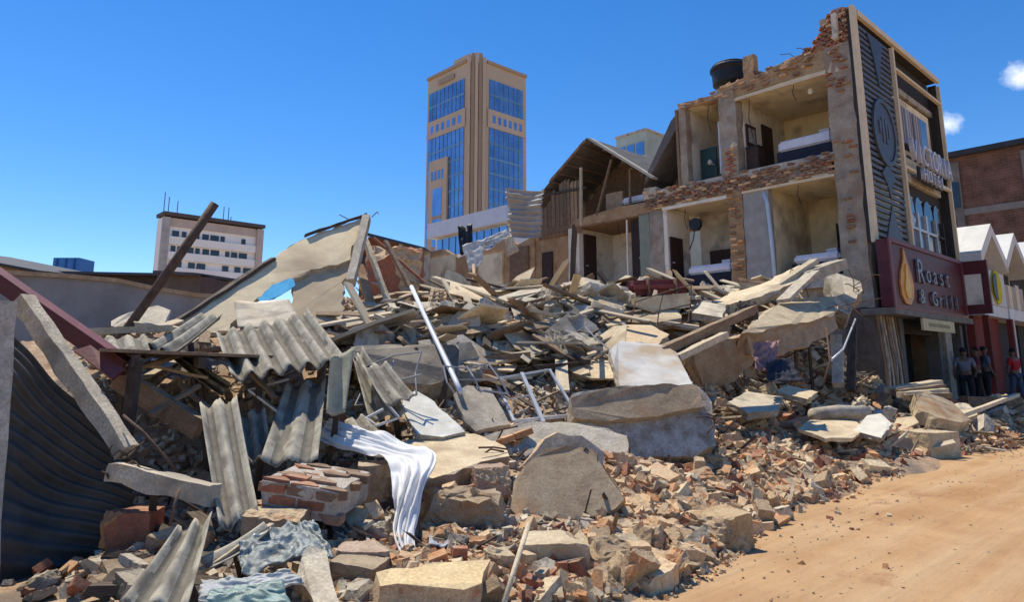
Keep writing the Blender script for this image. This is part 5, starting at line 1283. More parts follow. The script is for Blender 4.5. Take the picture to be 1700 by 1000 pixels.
pipe('bent_pipe', [Q(786, 440, 24.5), Q(788, 462, 24.0), Q(772, 476, 23.6), Q(780, 490, 23)], .06, 'bent pipe hanging below the white rag', 'pipe', M_BROWNC, n=7)

# --- the collapsed floor slab by the hotel corner
slab('collapsed_floor', [(1232, 556, 13.1), (1262, 520, 14.6), (1300, 500, 15.6), (1378, 492, 16.6), (1392, 508, 16.0), (1386, 524, 15.4), (1330, 536, 14.4)], .34,
     'pale collapsed floor slab overhanging the dark cavity', 'concrete slab', mf=M_PLASTER, ms=M_BROWNC, jag=.05, seed=71, step=.2, surf=.03)
slab('collapsed_floor', [(1372, 456, 17.6), (1385, 450, 17.8), (1428, 468, 17.4), (1430, 482, 17.0), (1408, 522, 16.4), (1388, 512, 16.5)], .5,
     'tilted pale floor piece at the foot of the corner pier', 'concrete slab', mf=M_CONC, ms=M_BROKENC, jag=.05, seed=72, step=.2)
slab('collapsed_floor', [(1182, 500, 15.4), (1215, 486, 16.0), (1270, 470, 16.4), (1325, 440, 17.0), (1340, 446, 16.7), (1318, 470, 16.0), (1262, 492, 15.4), (1210, 506, 15.0)], .22,
     'long pale slab rising towards the lower corner room', 'concrete slab', mf=M_PLASTER, ms=M_BROKENC, jag=.07, seed=73, step=.2)
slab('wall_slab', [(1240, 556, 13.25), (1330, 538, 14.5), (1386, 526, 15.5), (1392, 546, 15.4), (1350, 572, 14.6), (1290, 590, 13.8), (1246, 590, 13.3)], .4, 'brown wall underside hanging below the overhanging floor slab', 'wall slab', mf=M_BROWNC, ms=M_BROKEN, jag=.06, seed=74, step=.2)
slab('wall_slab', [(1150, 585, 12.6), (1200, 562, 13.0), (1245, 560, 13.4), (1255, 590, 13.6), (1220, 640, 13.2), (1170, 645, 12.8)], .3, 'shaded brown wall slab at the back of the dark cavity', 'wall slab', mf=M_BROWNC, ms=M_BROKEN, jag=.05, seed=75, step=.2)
for k, (p, q, w, h, m, lab) in enumerate((
        ((1096, 584, 11.3), (1252, 514, 12.6), .16, .14, M_TIMB, 'thick brown timber running up to the dark boulder'),
        ((1124, 594, 11.2), (1204, 556, 11.8), .16, .10, M_TIMP, 'paler timber below the thick brown timber'),
        ((1290, 476, 16.0), (1352, 434, 16.8), .22, .12, M_TIMP, 'grey beam leaning into the lower corner room'),
        ((1300, 500, 15.2), (1350, 452, 16.2), .3, .08, M_CONCG, 'grey board among the slabs below the corner room'),
        ((1330, 462, 16.4), (1392, 440, 17.0), .5, .25, M_CONCG, 'grey broken beam under the lower corner bed'),
        ((1392, 640, 14.8), (1388, 560, 15.6), .22, .16, M_CONCG, 'grey post standing under the overhanging slab'),
        ((1412, 650, 15.8), (1416, 540, 16.6), .18, .12, M_TIMD, 'dark post beside the corner pier foot'))):
    beam('fallen_beam', Q(*p), Q(*q), w, h, lab, 'beam', m, group='beams by the collapsed floor', seed=k + 30.)
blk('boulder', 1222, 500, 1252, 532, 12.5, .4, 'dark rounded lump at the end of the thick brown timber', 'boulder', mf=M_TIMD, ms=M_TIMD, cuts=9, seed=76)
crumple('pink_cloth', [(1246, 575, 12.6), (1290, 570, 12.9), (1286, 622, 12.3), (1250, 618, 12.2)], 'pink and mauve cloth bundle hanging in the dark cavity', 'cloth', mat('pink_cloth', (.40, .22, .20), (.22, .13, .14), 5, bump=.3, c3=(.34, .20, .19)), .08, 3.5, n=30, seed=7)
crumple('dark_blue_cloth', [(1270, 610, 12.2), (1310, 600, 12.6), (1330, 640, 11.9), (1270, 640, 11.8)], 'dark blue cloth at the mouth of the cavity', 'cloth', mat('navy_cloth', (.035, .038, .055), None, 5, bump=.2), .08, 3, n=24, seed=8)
# red bolster and woven mat on the crest
rb_ = empty('red_mattress', Q(1092, 482, 15.5), 'rolled dark red mattress on the crest of the heap', 'mattress')
a, b = Q(1038, 480, 15.6), Q(1140, 478, 15.8)
M_REDM = mat('red_vinyl', (.24, .055, .05), (.16, .035, .035), 5, rough=.6, bump=.2, sunlit_dust=.35)
me = MB().bar(a, b, .75, .34).mesh('roll', M_REDM, rb_.location)
bm = bmesh.new(); bm.from_mesh(me); bmesh.ops.bevel(bm, geom=bm.edges[:], offset=.12, segments=4, affect='EDGES'); bm.to_mesh(me); bm.free(); rough_mesh(me, .03, 3, 0, 3); place('roll', me, rb_)
for x in (.28, .72): MB().bar(a.lerp(b, x) - Vector((0, 0, .0)), a.lerp(b, x + .02), .79, .37).part('strap', M_TIMB, rb_, world=True)
wm = empty('woven_basket', Q(735, 520, 13.4), 'tan woven mat standing on the heap by the white pole', 'woven mat')
c4 = [Q(706, 516, 13.2), Q(764, 508, 13.6), Q(762, 478, 13.9), Q(716, 482, 13.7)]
for k in range(9):
    x = (k + .5) / 9; MB().bar(c4[0].lerp(c4[1], x), c4[3].lerp(c4[2], x) + Vector((.03 * math.sin(k * 2.1), 0, .03 * math.cos(k * 3))), .06, .02, up=(0, 1, 0)).part('slat', M_TIMP if k % 2 else M_BRICKT, wm, world=True)
for k in range(5):
    y = (k + .5) / 5; MB().bar(c4[0].lerp(c4[3], y) - Vector((0, .025, 0)), c4[1].lerp(c4[2], y) - Vector((0, .025, 0)), .03, .02).part('weft', M_BRICKT, wm, world=True)

# --- pieces along the road on the right
slab('board', [(1325, 712, 11.6), (1345, 698, 12.4), (1420, 700, 12.6), (1440, 712, 12.0), (1415, 728, 11.3), (1370, 728, 11.2)], .06, 'flat cream board lying on the roadside rubble', 'board', mf=M_PLASTER, ms=M_PLASTER, seed=81)
slab('board', [(1418, 716, 11.8), (1440, 690, 12.5), (1462, 686, 12.6), (1482, 704, 12.2), (1462, 728, 11.5)], .09, 'white jagged board propped beside the flat cream board', 'board', mf=mat('white_board', (.70, .66, .56), (.58, .53, .43), 5, bump=.3), ms=M_BROKENC, seed=82)
blk('concrete_block', 1496, 716, 1584, 758, 12.9, .7, 'flat topped block with dark side by the road', 'concrete block', yaw=.35, mf=M_PLASTER, ms=M_BROKEN, cuts=2, seed=83)
slab('wall_slab', [(1518, 655, 14.8), (1540, 648, 15.2), (1580, 668, 15.0), (1612, 698, 14.4), (1596, 702, 14.0), (1560, 694, 14.0), (1524, 680, 14.4)], .3, 'grey brown tilted slab before the hotel entrance', 'wall slab', mf=M_BROWNC, ms=M_PLASTER, seed=84)
pipe('grey_pipe', [Q(1350, 690, 12.6), Q(1392, 684, 12.9), Q(1440, 686, 13.0)], .12, 'grey stubby pipe among the roadside rubble', 'pipe', M_CONCG, n=14)
for k in range(4):
    beam('timber', Q(1478 + k * 9, 648 + k * 4, 15.6 - k * .2), Q(1556 + k * 6, 636 + k * 7, 16.2 - k * .3), .3 - .03 * k, .12, ['uppermost', 'second', 'third', 'lowest'][k] + ' brown timber of the pile at the hotel entrance', 'timber', M_TIMB if k % 2 else M_TIMP, group='timbers at the hotel entrance', seed=40. + k)
beam('timber', Q(1570, 700, 14.5), Q(1690, 656, 17.5), .1, .08, 'thin pale branch lying before the people by the shops', 'timber', M_TIMP, seed=45.)
beam('timber', Q(1600, 668, 18.5), Q(1690, 672, 18.5), .35, .3, 'dark log on the ground before the people by the shops', 'timber', M_TIMB, seed=46.)

# --- larger pale plates and beams across the middle and crest
for k, (pix, th, m, lab) in enumerate((
        ([(800, 580, 12.0), (812, 548, 13.0), (838, 540, 13.2), (878, 578, 12.0), (850, 586, 11.8)], .05, M_PLASTER, 'pale folded sheet in the middle of the tangle'),
        ([(764, 492, 15.6), (780, 480, 16.4), (830, 478, 16.4), (836, 488, 15.8), (800, 496, 15.4)], .12, M_PLASTER, 'flat pale slab on the crest right of the woven mat'),
        ([(1022, 560, 12.4), (1030, 540, 13.2), (1080, 540, 13.2), (1112, 556, 12.6), (1092, 572, 12.0), (1040, 570, 12.1)], .14, mat('tan_floor_tile', (.66, .50, .32), (.52, .38, .23), 4, bump=.3, sunlit_dust=.3), 'tan square slab above the leaning pale slab'),
        ([(1026, 520, 14.0), (1040, 502, 14.8), (1120, 508, 14.8), (1132, 528, 14.0), (1090, 536, 13.6)], .2, M_PLASTER, 'thick cream slab below the red mattress'),
        ([(900, 560, 12.6), (915, 540, 13.2), (960, 548, 13.0), (985, 566, 12.4), (950, 576, 12.1)], .06, M_CONC, 'pale plate right of the folded sheet'),
        ([(652, 508, 13.8), (664, 498, 14.2), (704, 504, 14.0), (706, 514, 13.6), (680, 518, 13.4)], .06, M_WHITEP, 'small whitish slab left of the woven mat'),
        ([(880, 498, 15.4), (900, 486, 16.0), (948, 490, 15.8), (950, 504, 15.2), (910, 510, 15.0)], .1, M_CONC, 'pale broken slab on the crest below the wing door'),
        ([(960, 500, 15.0), (985, 488, 15.8), (1022, 492, 15.6), (1018, 512, 14.8)], .1, M_PLASTER, 'cream broken slab left of the red mattress'),
        ([(1150, 520, 14.0), (1165, 502, 14.8), (1205, 506, 14.6), (1200, 528, 13.8)], .14, M_CONC, 'pale block-like slab left of the long rising slab'),
        ([(690, 570, 11.8), (712, 556, 12.4), (752, 560, 12.2), (756, 574, 11.6)], .05, M_TIMP, 'pale board crossing under the white pole'),
        ([(1210, 668, 11.8), (1240, 650, 12.6), (1300, 660, 12.4), (1290, 682, 11.6), (1240, 686, 11.4)], .12, M_CONC, 'pale slab before the dark cavity'),
        ([(1290, 650, 13.2), (1310, 640, 13.6), (1360, 652, 13.4), (1340, 664, 12.8)], .12, M_PLASTER, 'cream chunk-like slab left of the standing grey post'))):
    slab('pale_slab', pix, th, lab, 'slab', mf=m, ms=M_BROKENC, seed=200 + k, jag=.03, step=.15, group='pale slabs across the heap')
# --- bent reinforcing bars sticking out of broken pieces
RB = random.Random(9)
def rebar(o, pix, n=4, L=.5, r=.011, spread=.25):
    for k in range(n):
        u, v, Y = pix
        a = Q(u + RB.uniform(-14, 14), v + RB.uniform(-6, 6), Y + .06)
        d = Vector((RB.uniform(-1, 1), RB.uniform(-.9, .1), RB.uniform(-.3, .6))).normalized() * L * RB.uniform(.5, 1.1)
        b = a + d * .55 + Vector((0, 0, RB.uniform(-.05, .1))); c = a + d + Vector((RB.uniform(-1, 1), 0, RB.uniform(-1, 1))) * spread * L
        MB().tube([a, a.lerp(b, .5), b, b.lerp(c, .6), c], r, 6).part('reinforcing_bar', M_RUST, o, world=True, smooth=True)
def find(lab): return next(o for o in scene.objects if o.get('label') == lab)
for lab, pix, n, L in (('pale topped floor slab carrying the white cloth', (838, 752, 7.6), 3, .35), ('massive dark concrete plinth with flaking white paint, mid heap', (1186, 700, 9.3), 4, .5), ('pale collapsed floor slab overhanging the dark cavity', (1385, 515, 15.6), 5, .9),
                       ('tilted pale floor piece at the foot of the corner pier', (1425, 480, 17.0), 4, .8), ('long pale slab rising towards the lower corner room', (1330, 446, 16.8), 3, .8), ('big brown tilted wall slab facing the road, largest block in front', (985, 752, 7.1), 2, .25),
                       ('grey wall slab lying along the foot of the flaking plinth', (815, 740, 8.6), 3, .4), ('big cream wall panel fallen at a slant on the left skyline', (604, 362, 15.6), 3, .5)):
    rebar(find(lab), pix, n, L)
for lab, (u, v, Y) in (('pale concrete beam slanting down beside the metal gate', (214, 756, 5.9)), ('short broken beam lying below the slanting concrete beam', (190, 782, 5.8))):
    o = find(lab)
    for k in range(5):
        a = Q(u + RB.uniform(-8, 8), v + RB.uniform(-8, 8), Y); pts = [a]
        for q in range(4): pts.append(pts[-1] + Vector((RB.uniform(-.05, .07), RB.uniform(-.04, .04), RB.uniform(-.06, .05))))
        m = MB().tube(pts, .007, 5).mesh('reinforcing_bar', M_RUST, o.location, smooth=True); place('reinforcing_bar', m, o)
# --- brickwork showing where plaster has come off the big slabs
def show_bricks(lab, a, b, rows, dn):
    o = find(lab); a, b = Q(*a), Q(*b); L = (b - a).length; ex_ = (b - a).normalized(); w = Vector(dn); nn_ = ex_.cross(w).normalized(); w = nn_.cross(ex_)
    bs = Matrix((ex_, nn_, w)).transposed().to_euler()
    for r in range(rows):
        x = (r % 2) * .1
        while x < L:
            if RB.random() < .85: place('brick', RB.choice(BRICKS[RB.choice('oort')]), o, a + ex_ * x - w * r * .082 + Vector((RB.uniform(-.01, .01), RB.uniform(-.02, .02), 0)) - o.location, bs)
            x += .236
show_bricks('grey wall slab lying along the foot of the flaking plinth', (808, 742, 8.55), (880, 716, 8.7), 3, (0, 0, 1))
show_bricks('pale topped floor slab carrying the white cloth', (745, 812, 6.78), (836, 778, 7.2), 2, (0, 0, 1))
# --- twisted light frames in the tangle
for k, (u, v, Y, L, lab) in enumerate(((690, 588, 11.0, 1.1, 'bent steel frame by the foot of the white pole'), (965, 600, 11.6, 1.0, 'twisted steel frame behind the leaning pale slab'), (800, 655, 9.4, .7, 'small bent frame left of the empty window frame'), (1090, 548, 13.2, 1.2, 'rusty frame lying above the thick brown timber'), (640, 665, 8.6, .8, 'pale broken frame between wavy sheets and whitish panel'))):
    fr = empty('twisted_metalwork', Q(u, v, Y), lab, 'steel frame')
    a = Vector((RB.uniform(.7, 1), RB.uniform(-.3, .3), RB.uniform(-.3, .4))).normalized() * L; b = Vector((RB.uniform(-.3, .3), RB.uniform(.2, .7), RB.uniform(.4, .8))).normalized() * L * .7
    o = Q(u, v, Y) - a * .5
    for (p, q) in ((o, o + a), (o + b, o + a * .9 + b * 1.1), (o, o + b), (o + a, o + a * .9 + b * 1.1), (o + a * .5, o + a * .45 + b), (o + b * .5, o + a + b * .5)):
        MB().tube([p, p.lerp(q, .5) + Vector((RB.uniform(-.05, .05), RB.uniform(-.05, .05), RB.uniform(-.05, .05))), q], .013, 6).part('bar', M_GALV if k != 3 else M_RUST, fr, world=True)
# --- more splintered sheets and laths round the left hollow
corrugated('roof_sheet', [(395, 690, 7.2), (440, 676, 7.3), (452, 760, 6.8), (410, 770, 6.7)], 2, .03, 'dark wavy sheet half hidden between the two standing sheets', 'roof sheet', seed=15, group=G_SHEET, rag=.05)
corrugated('roof_sheet', [(600, 610, 8.6), (640, 600, 8.8), (690, 660, 8.3), (640, 676, 8.1)], 2, .03, 'small shaded wavy sheet by the angle frame', 'roof sheet', seed=16, group=G_SHEET, rag=.05)
corrugated('roof_sheet', [(150, 560, 9.2), (240, 556, 9.4), (252, 590, 8.8), (172, 600, 8.6)], 3, .03, 'low wavy sheet on the far left heap behind the maroon fascia', 'roof sheet', seed=17, group=G_SHEET, rag=.05)
corrugated('roof_sheet', [(560, 700, 7.6), (600, 690, 7.8), (640, 726, 7.4), (590, 742, 7.2)], 2, .025, 'broken wavy piece just above the white cloth', 'roof sheet', seed=18, group=G_SHEET, rag=.08)
for k, (p, q, w, m, lab) in enumerate((((205, 600, 7.6), (345, 628, 7.8), .05, M_TIMP, 'pale lath over the dark hollow'), ((225, 612, 7.4), (300, 590, 8.2), .07, M_TIMP, 'short pale batten left of the flattened sheets'), ((300, 640, 7.2), (372, 700, 6.8), .05, M_TIMB, 'brown lath dropping into the hollow'), ((400, 600, 7.9), (455, 660, 7.4), .05, M_TIMB, 'brown lath under the large top sheet'),
                                       ((330, 950, 4.8), (452, 872, 5.25), .05, M_TIMP, 'pale batten crossing behind the plastic sheeting'), ((250, 690, 6.6), (330, 640, 7.0), .06, M_TIMB, 'brown stick crossing the shaded timber beam'))):
    beam('lath', Q(*p), Q(*q), w, w * .6, lab, 'timber', m, group='laths round the left hollow', seed=120. + k)

# --- white cloth over the slab edge
rows = [((526, 736, 7.35), (548, 700, 7.7)), ((556, 744, 7.2), (576, 706, 7.5)), ((596, 752, 7.02), (622, 722, 7.3)), ((634, 766, 6.8), (676, 738, 7.1)), ((648, 782, 6.58), (720, 754, 6.85)),
        ((650, 800, 6.42), (722, 778, 6.5)), ((654, 826, 6.26), (704, 812, 6.30)), ((656, 858, 6.14), (696, 850, 6.16)), ((654, 892, 5.98), (688, 888, 6.0)), ((662, 920, 5.82), (690, 916, 5.83)), ((677, 946, 5.65), (688, 944, 5.65))]
mb = MB(); nu, sub = 60, 9; top = []
def cr(p0, p1, p2, p3, t): return .5 * ((2 * p1) + (p2 - p0) * t + (2 * p0 - 5 * p1 + 4 * p2 - p3) * t * t + (3 * p1 - p0 - 3 * p2 + p3) * t ** 3)
L_ = [Q(*a) for a, b in rows]; R_ = [Q(*b) for a, b in rows]; nr = (len(rows) - 1) * sub
for j in range(nr + 1):
    k, t = min(j // sub, len(rows) - 2), (j - min(j // sub, len(rows) - 2) * sub) / sub
    g = lambda A: cr(A[max(k - 1, 0)], A[k], A[k + 1], A[min(k + 2, len(A) - 1)], t)
    l_, r_ = g(L_), g(R_); ac = (r_ - l_)
    k2 = max(0, min(k, len(rows) - 2)); fl = (L_[k2 + 1] - L_[k2]).normalized(); nn = ac.normalized().cross(fl)
    if nn.dot(EYEP - l_) < 0: nn = -nn
    for i in range(nu + 1):
        x = i / nu; ph = x * 3.2 + 1.6 * noise.noise(Vector((j * .03, x * 1.6, 0)))
        a = .024 * math.sin(ph * 2 * math.pi) + .012 * math.sin(ph * 4.3 * math.pi + j * .06) + .03 * noise.noise(Vector((x * 3, j * .09, 1))) + .012 * noise.noise(Vector((x * 12, j * .16, 4)))
        top.append(l_ + ac * (x + .03 * noise.noise(Vector((x * 4, j * .1, 8)))) + nn * (a + .03))
W_ = nu + 1
mb.v = [tuple(p) for p in top]; mb.f = [(j * W_ + i, j * W_ + i + 1, (j + 1) * W_ + i + 1, (j + 1) * W_ + i) for j in range(nr) for i in range(nu)]; mb.m = [0] * len(mb.f)
cl_ = mb.thing('white_cloth', M_CLOTH, 'white cloth draped over the pale slab and hanging down', 'cloth', smooth=True)
sm = cl_.modifiers.new('thickness', 'SOLIDIFY'); sm.thickness = .006
# --- plastic sheeting at the bottom
M_PLGREY = mat('grey_green_plastic', (.34, .38, .37), (.10, .12, .12), 9, rough=.35, bump=.4, spec=.6)
M_PLWHITE = mat('white_plastic', (.54, .55, .54), (.32, .34, .34), 7, rough=.55, bump=.3, spec=.3)
M_PLTEAL = mat('teal_plastic', (.20, .29, .27), (.10, .16, .15), 6, rough=.4, bump=.3, spec=.5)
crumple('plastic_sheet', [(395, 915, 5.0), (485, 878, 5.3), (535, 925, 5.0), (400, 968, 4.6)], 'crumpled grey plastic sheeting at the bottom left', 'plastic sheet', M_PLGREY, .055, 3.4, n=44, seed=11)
crumple('plastic_sheet', [(480, 884, 5.35), (520, 876, 5.4), (556, 935, 5.1), (510, 935, 5.0)], 'dark tail of plastic sheeting beside the concrete splinter', 'plastic sheet', M_PLGREY, .05, 2.6, n=30, seed=12)
crumple('plastic_sheet', [(334, 975, 4.5), (480, 958, 4.6), (505, 975, 4.5), (330, 1010, 4.3)], 'white plastic bag below the grey sheeting', 'plastic sheet', M_PLWHITE, .04, 3.2, n=36, seed=13)
crumple('plastic_sheet', [(350, 992, 4.35), (470, 975, 4.42), (485, 1020, 4.2), (340, 1025, 4.2)], 'teal plastic bag at the lowest picture edge', 'plastic sheet', M_PLTEAL, .045, 2.6, n=30, seed=14)
blk('plaster_chunk', 438, 880, 470, 905, 5.3, .12, 'small yellow plaster chunk behind the plastic sheeting', 'plaster', mf=mat('yellow_plaster3', (.66, .50, .27), None, 5, bump=.3), cuts=5, seed=91)

# --- scraps of cloth and plastic caught in the tangle
for k, (u, v, w, h, c, lab) in enumerate(((862, 484, 34, 14, (.05, .07, .12), 'dark blue cloth on the crest below the wing'), (893, 494, 38, 16, (.62, .62, .60), 'dirty white bundle beside the dark blue cloth'), (862, 532, 26, 14, (.16, .30, .22), 'green plastic scrap in the tangle'), (792, 536, 20, 9, (.66, .62, .20), 'yellow scrap left of the green plastic'),
                                          (972, 512, 34, 12, (.70, .72, .74), 'white plastic bag right of the green scrap'), (740, 562, 40, 10, (.52, .66, .74), 'pale blue plastic strip under the white pole'), (968, 604, 30, 26, (.66, .68, .68), 'torn white plastic behind the leaning pale slab'), (1452, 694, 26, 10, (.66, .64, .70), 'white bag by the white jagged board'),
                                          (310, 905, 30, 14, (.40, .36, .42), 'mauve rag at the dark hollow bottom'), (735, 905, 46, 16, (.33, .34, .38), 'grey rag behind the yellow topped block'))):
    p = hit(u, v)
    if p is None: continue
    Y = p.y - .15
    crumple('scrap', [(u - w / 2, v - h / 2, Y + .25), (u + w / 2, v - h / 2, Y + .25), (u + w / 2, v + h / 2, Y - .1), (u - w / 2, v + h / 2, Y - .1)], lab, 'scrap', mat('scrap_%d' % k, c, tuple(x * .6 for x in c), 7, rough=.6, bump=.3), .012 * Y * .5, 3, n=20, seed=40 + k)
# ------------------------------------------------------------------ people and a parked car by the shops
def skinned(name, joints, edges, m, parent, sub=2):
    me = bpy.data.meshes.new(name); me.from_pydata([j[:3] for j in joints], edges, [])
    o = bpy.data.objects.new(name, me); COL.objects.link(o)
    sk = o.modifiers.new('skin', 'SKIN'); sk.use_smooth_shade = True
    for i, j in enumerate(joints):
        sv = me.skin_vertices[0].data[i]; sv.radius = (j[3], j[4] if len(j) > 4 else j[3]); sv.use_root = (i == 0)
    sb = o.modifiers.new('sub', 'SUBSURF'); sb.levels = sub; sb.render_levels = sub
    bpy.context.view_layer.update()
    me2 = bpy.data.meshes.new_from_object(o.evaluated_get(bpy.context.evaluated_depsgraph_get()))
    bpy.data.objects.remove(o)
    me2.materials.clear(); me2.materials.append(m)
    me2.polygons.foreach_set('use_smooth', [True] * len(me2.polygons))
    return place(name, me2, parent)
M_SKIN = mat('skin_brown', (.16, .085, .055), (.13, .07, .045), 4, rough=.6, bump=.02, rnd=.02)
M_HAIR = mat('hair_black', (.012, .011, .01), None, 9, rough=.8, bump=.3)
def person(loc, face, label, shirt, trousers, stride=.1, arm=.0):
    loc = Vector((loc[0], loc[1], max(loc[2], hw(loc) - .03)))
    e = empty('person', loc, label, 'person', 'people by the shops', rz=face)
    legs = [(0, 0, .94, .15, .12), (-.10, .02, .88, .1), (-.11, stride * .3, .50, .075), (-.12, stride, .09, .05), (-.12, stride - .14, .03, .045),
            (.10, -.02, .88, .1), (.12, -stride * .2, .5, .075), (.13, -stride, .09, .05), (.13, -stride - .14, .03, .045)]
    body = skinned('body', [(0, 0, 1.0, .13, .1), (0, 0, 1.2, .13, .1), (0, .0, 1.38, .15, .1), (0, 0, 1.47, .06), (0, -.01, 1.56, .06),
                            (-.2, 0, 1.40, .055), (-.27, 0, 1.12, .042), (-.27, -.1 - arm, .88 + arm, .034), (-.26, -.15 - arm, .80 + arm, .035),
                            (.2, 0, 1.40, .055), (.28, .02, 1.12, .042), (.28, -.08, .88, .034), (.28, -.1, .80, .035)] + legs,
                   [(0, 1), (1, 2), (2, 3), (3, 4), (2, 5), (5, 6), (6, 7), (7, 8), (2, 9), (9, 10), (10, 11), (11, 12), (0, 13), (13, 14), (14, 15), (15, 16), (16, 17), (13, 18), (18, 19), (19, 20), (20, 21)], M_SKIN, e)
    hm = MB().lathe([(.03, 1.49), (.07, 1.53), (.088, 1.6), (.09, 1.66), (.078, 1.72), (.04, 1.755)], 0, -.015, 16).part('head', M_SKIN, e, smooth=True)
    nose = MB().hexa([(-.014, -.10, 1.60), (.014, -.10, 1.60), (.014, -.08, 1.60), (-.014, -.08, 1.60), (-.006, -.122, 1.605), (.006, -.122, 1.605), (.006, -.09, 1.65), (-.006, -.09, 1.65)]).part('nose', M_SKIN, e); nose.parent = hm
    for sx in (-1, 1):
        er = MB().box(sx * .085 - .012, sx * .085 + .012, -.03, .02, 1.60, 1.65).part('ear', M_SKIN, e); er.parent = hm
    MB().lathe([(.09, 1.635), (.098, 1.68), (.088, 1.74), (.045, 1.775)], 0, 0.008, 16).part('hair', M_HAIR, e, smooth=True)
    skinned('shirt', [(0, 0, .95, .17, .13), (0, 0, 1.2, .165, .125), (0, 0, 1.37, .175, .115), (0, 0, 1.46, .075),
                      (-.2, 0, 1.40, .075), (-.27, 0, 1.16, .062), (.2, 0, 1.40, .075), (.275, .01, 1.16, .062)],
            [(0, 1), (1, 2), (2, 3), (2, 4), (4, 5), (2, 6), (6, 7)], shirt, e)
    skinned('trousers', [(0, 0, .95, .165, .13), (-.1, .01, .86, .11), (-.11, stride * .3, .50, .088), (-.12, stride, .14, .068), (.1, -.01, .86, .11), (.12, -stride * .2, .5, .088), (.13, -stride, .14, .068)],
            [(0, 1), (1, 2), (2, 3), (0, 4), (4, 5), (5, 6)], trousers, e)
    return e
M_JEAN = mat('blue_jeans', (.06, .08, .13), (.045, .06, .1), 8, bump=.1)
person(W(28.3, 5.9, gz(28.3) + .08), R(200), 'person in red shirt and jeans standing by the shops', mat('red_shirt', (.42, .02, .03), (.33, .015, .022), 6, bump=.15), M_JEAN, .14, .3)
person(W(27.6, 6.55, .3), R(80), 'person in grey shirt behind the person in red', mat('grey_shirt', (.13, .14, .17), None, 6, bump=.15), mat('dark_trousers', (.03, .03, .035), None, 6, bump=.1), .05)
person(W(25.3, 6.55, .3), R(150), 'person in pale jacket standing right of the hotel entrance', mat('pale_jacket', (.20, .20, .23), (.14, .14, .17), 6, bump=.15), mat('black_trousers', (.02, .02, .022), None, 6, bump=.1), .06, .15)
person(W(26.4, 6.5, .3), R(240), 'person in dark maroon top between the hotel entrance and shops', mat('maroon_top', (.16, .03, .04), None, 6, bump=.15), mat('black_trousers', (.02, .02, .022)), .08, .1)
# ------------------------------------------------------------------ countable smaller pieces strewn over the heap
RS = random.Random(21)
def plank_mesh(m, seed):
    rr = random.Random(seed)
    me = MB().box(-.5, .5, -.5, .5, -.5, .5).mesh('plank', m)
    bm = bmesh.new(); bm.from_mesh(me)
    bmesh.ops.subdivide_edges(bm, edges=[e for e in bm.edges if abs((e.verts[0].co - e.verts[1].co).x) > .5], cuts=4)
    for v in bm.verts:
        bend = math.sin((v.co.x + .5) * math.pi) * rr.uniform(.1, .5)
        v.co.z += bend * .5 + rr.uniform(-.06, .06); v.co.y += rr.uniform(-.08, .08)
        if abs(v.co.x) > .45: v.co.x += rr.uniform(-.03, .05)
    bm.to_mesh(me); bm.free(); return me
def board_mesh(ms, seed):
    rr = random.Random(seed); n = rr.randint(5, 8)
    pts = [Vector((.5 * rr.uniform(.7, 1.1) * math.cos(2 * math.pi * k / n + rr.uniform(-.25, .25)), .5 * rr.uniform(.7, 1.1) * math.sin(2 * math.pi * k / n + rr.uniform(-.25, .25)), 0)) for k in range(n)]
    v = [(*p[:2], .5) for p in pts] + [(p.x * .98, p.y * .98, -.5) for p in pts]
    mb = MB(); mb.v = v; mb.f = [tuple(range(n)), tuple(reversed(range(n, 2 * n)))] + [(k, n + k, n + (k + 1) % n, (k + 1) % n) for k in range(n)]; mb.m = [0, 0] + [1] * n
    return mb.mesh('board', ms)
TONES = {
    'brick': [('orange', [brick_proto('brick', M_BRICKO, seed=40 + i, amt=.01) for i in range(5)]), ('red-brown', [brick_proto('brick', M_BRICKR, seed=50 + i, amt=.01) for i in range(5)]), ('dusty tan', [brick_proto('brick', M_BRICKT, seed=60 + i, amt=.01) for i in range(5)])],
    'chunk': [('orange brown', [chunk_mesh('masonry_chunk', 1, .6, .42, 3, 100 + i, .05, (M_BROKEN, M_BRICKO)) for i in range(6)]), ('dusty tan', [chunk_mesh('masonry_chunk', 1, .62, .45, 3, 110 + i, .05, (M_BRICKT, M_BROKEN)) for i in range(6)]),
              ('cream plastered', [chunk_mesh('masonry_chunk', 1, .65, .4, 3, 120 + i, .04, (M_PLASTER, M_BROKEN)) for i in range(6)]), ('red-brown', [chunk_mesh('masonry_chunk', 1, .55, .42, 3, 130 + i, .05, (M_BRICKR, M_BROKEN)) for i in range(5)])],
    'concrete': [('pale', [chunk_mesh('concrete_chunk', 1, .75, .4, 5, 140 + i, .04, (M_CONC, M_BROKENC)) for i in range(6)]), ('grey', [chunk_mesh('concrete_chunk', 1, .8, .45, 5, 150 + i, .04, (M_CONCG, M_BROKENC)) for i in range(6)]), ('brown stained', [chunk_mesh('concrete_chunk', 1, .7, .4, 5, 160 + i, .04, (M_BROWNC, M_BROKENC)) for i in range(5)])],
    'plank': [('bleached', [plank_mesh(M_TIMP, i) for i in range(4)]), ('brown', [plank_mesh(M_TIMB, i + 5) for i in range(4)]), ('dark', [plank_mesh(M_TIMD, i + 9) for i in range(4)])],
    'board': [('cream', [board_mesh((M_PLASTER, M_PLASTER), i) for i in range(5)]), ('grey', [board_mesh((M_CONCG, M_CONCG), i + 6) for i in range(3)]), ('brown', [board_mesh((M_TIMB, M_TIMB), i + 12) for i in range(4)]), ('whitish', [board_mesh((M_WHITEP, M_CONC), i + 20) for i in range(4)])],
}
NAMES = {'brick': ('brick', 'brick'), 'chunk': ('masonry_chunk', 'masonry chunk'), 'concrete': ('concrete_chunk', 'concrete chunk'), 'plank': ('plank', 'plank'), 'board': ('board', 'broken board')}
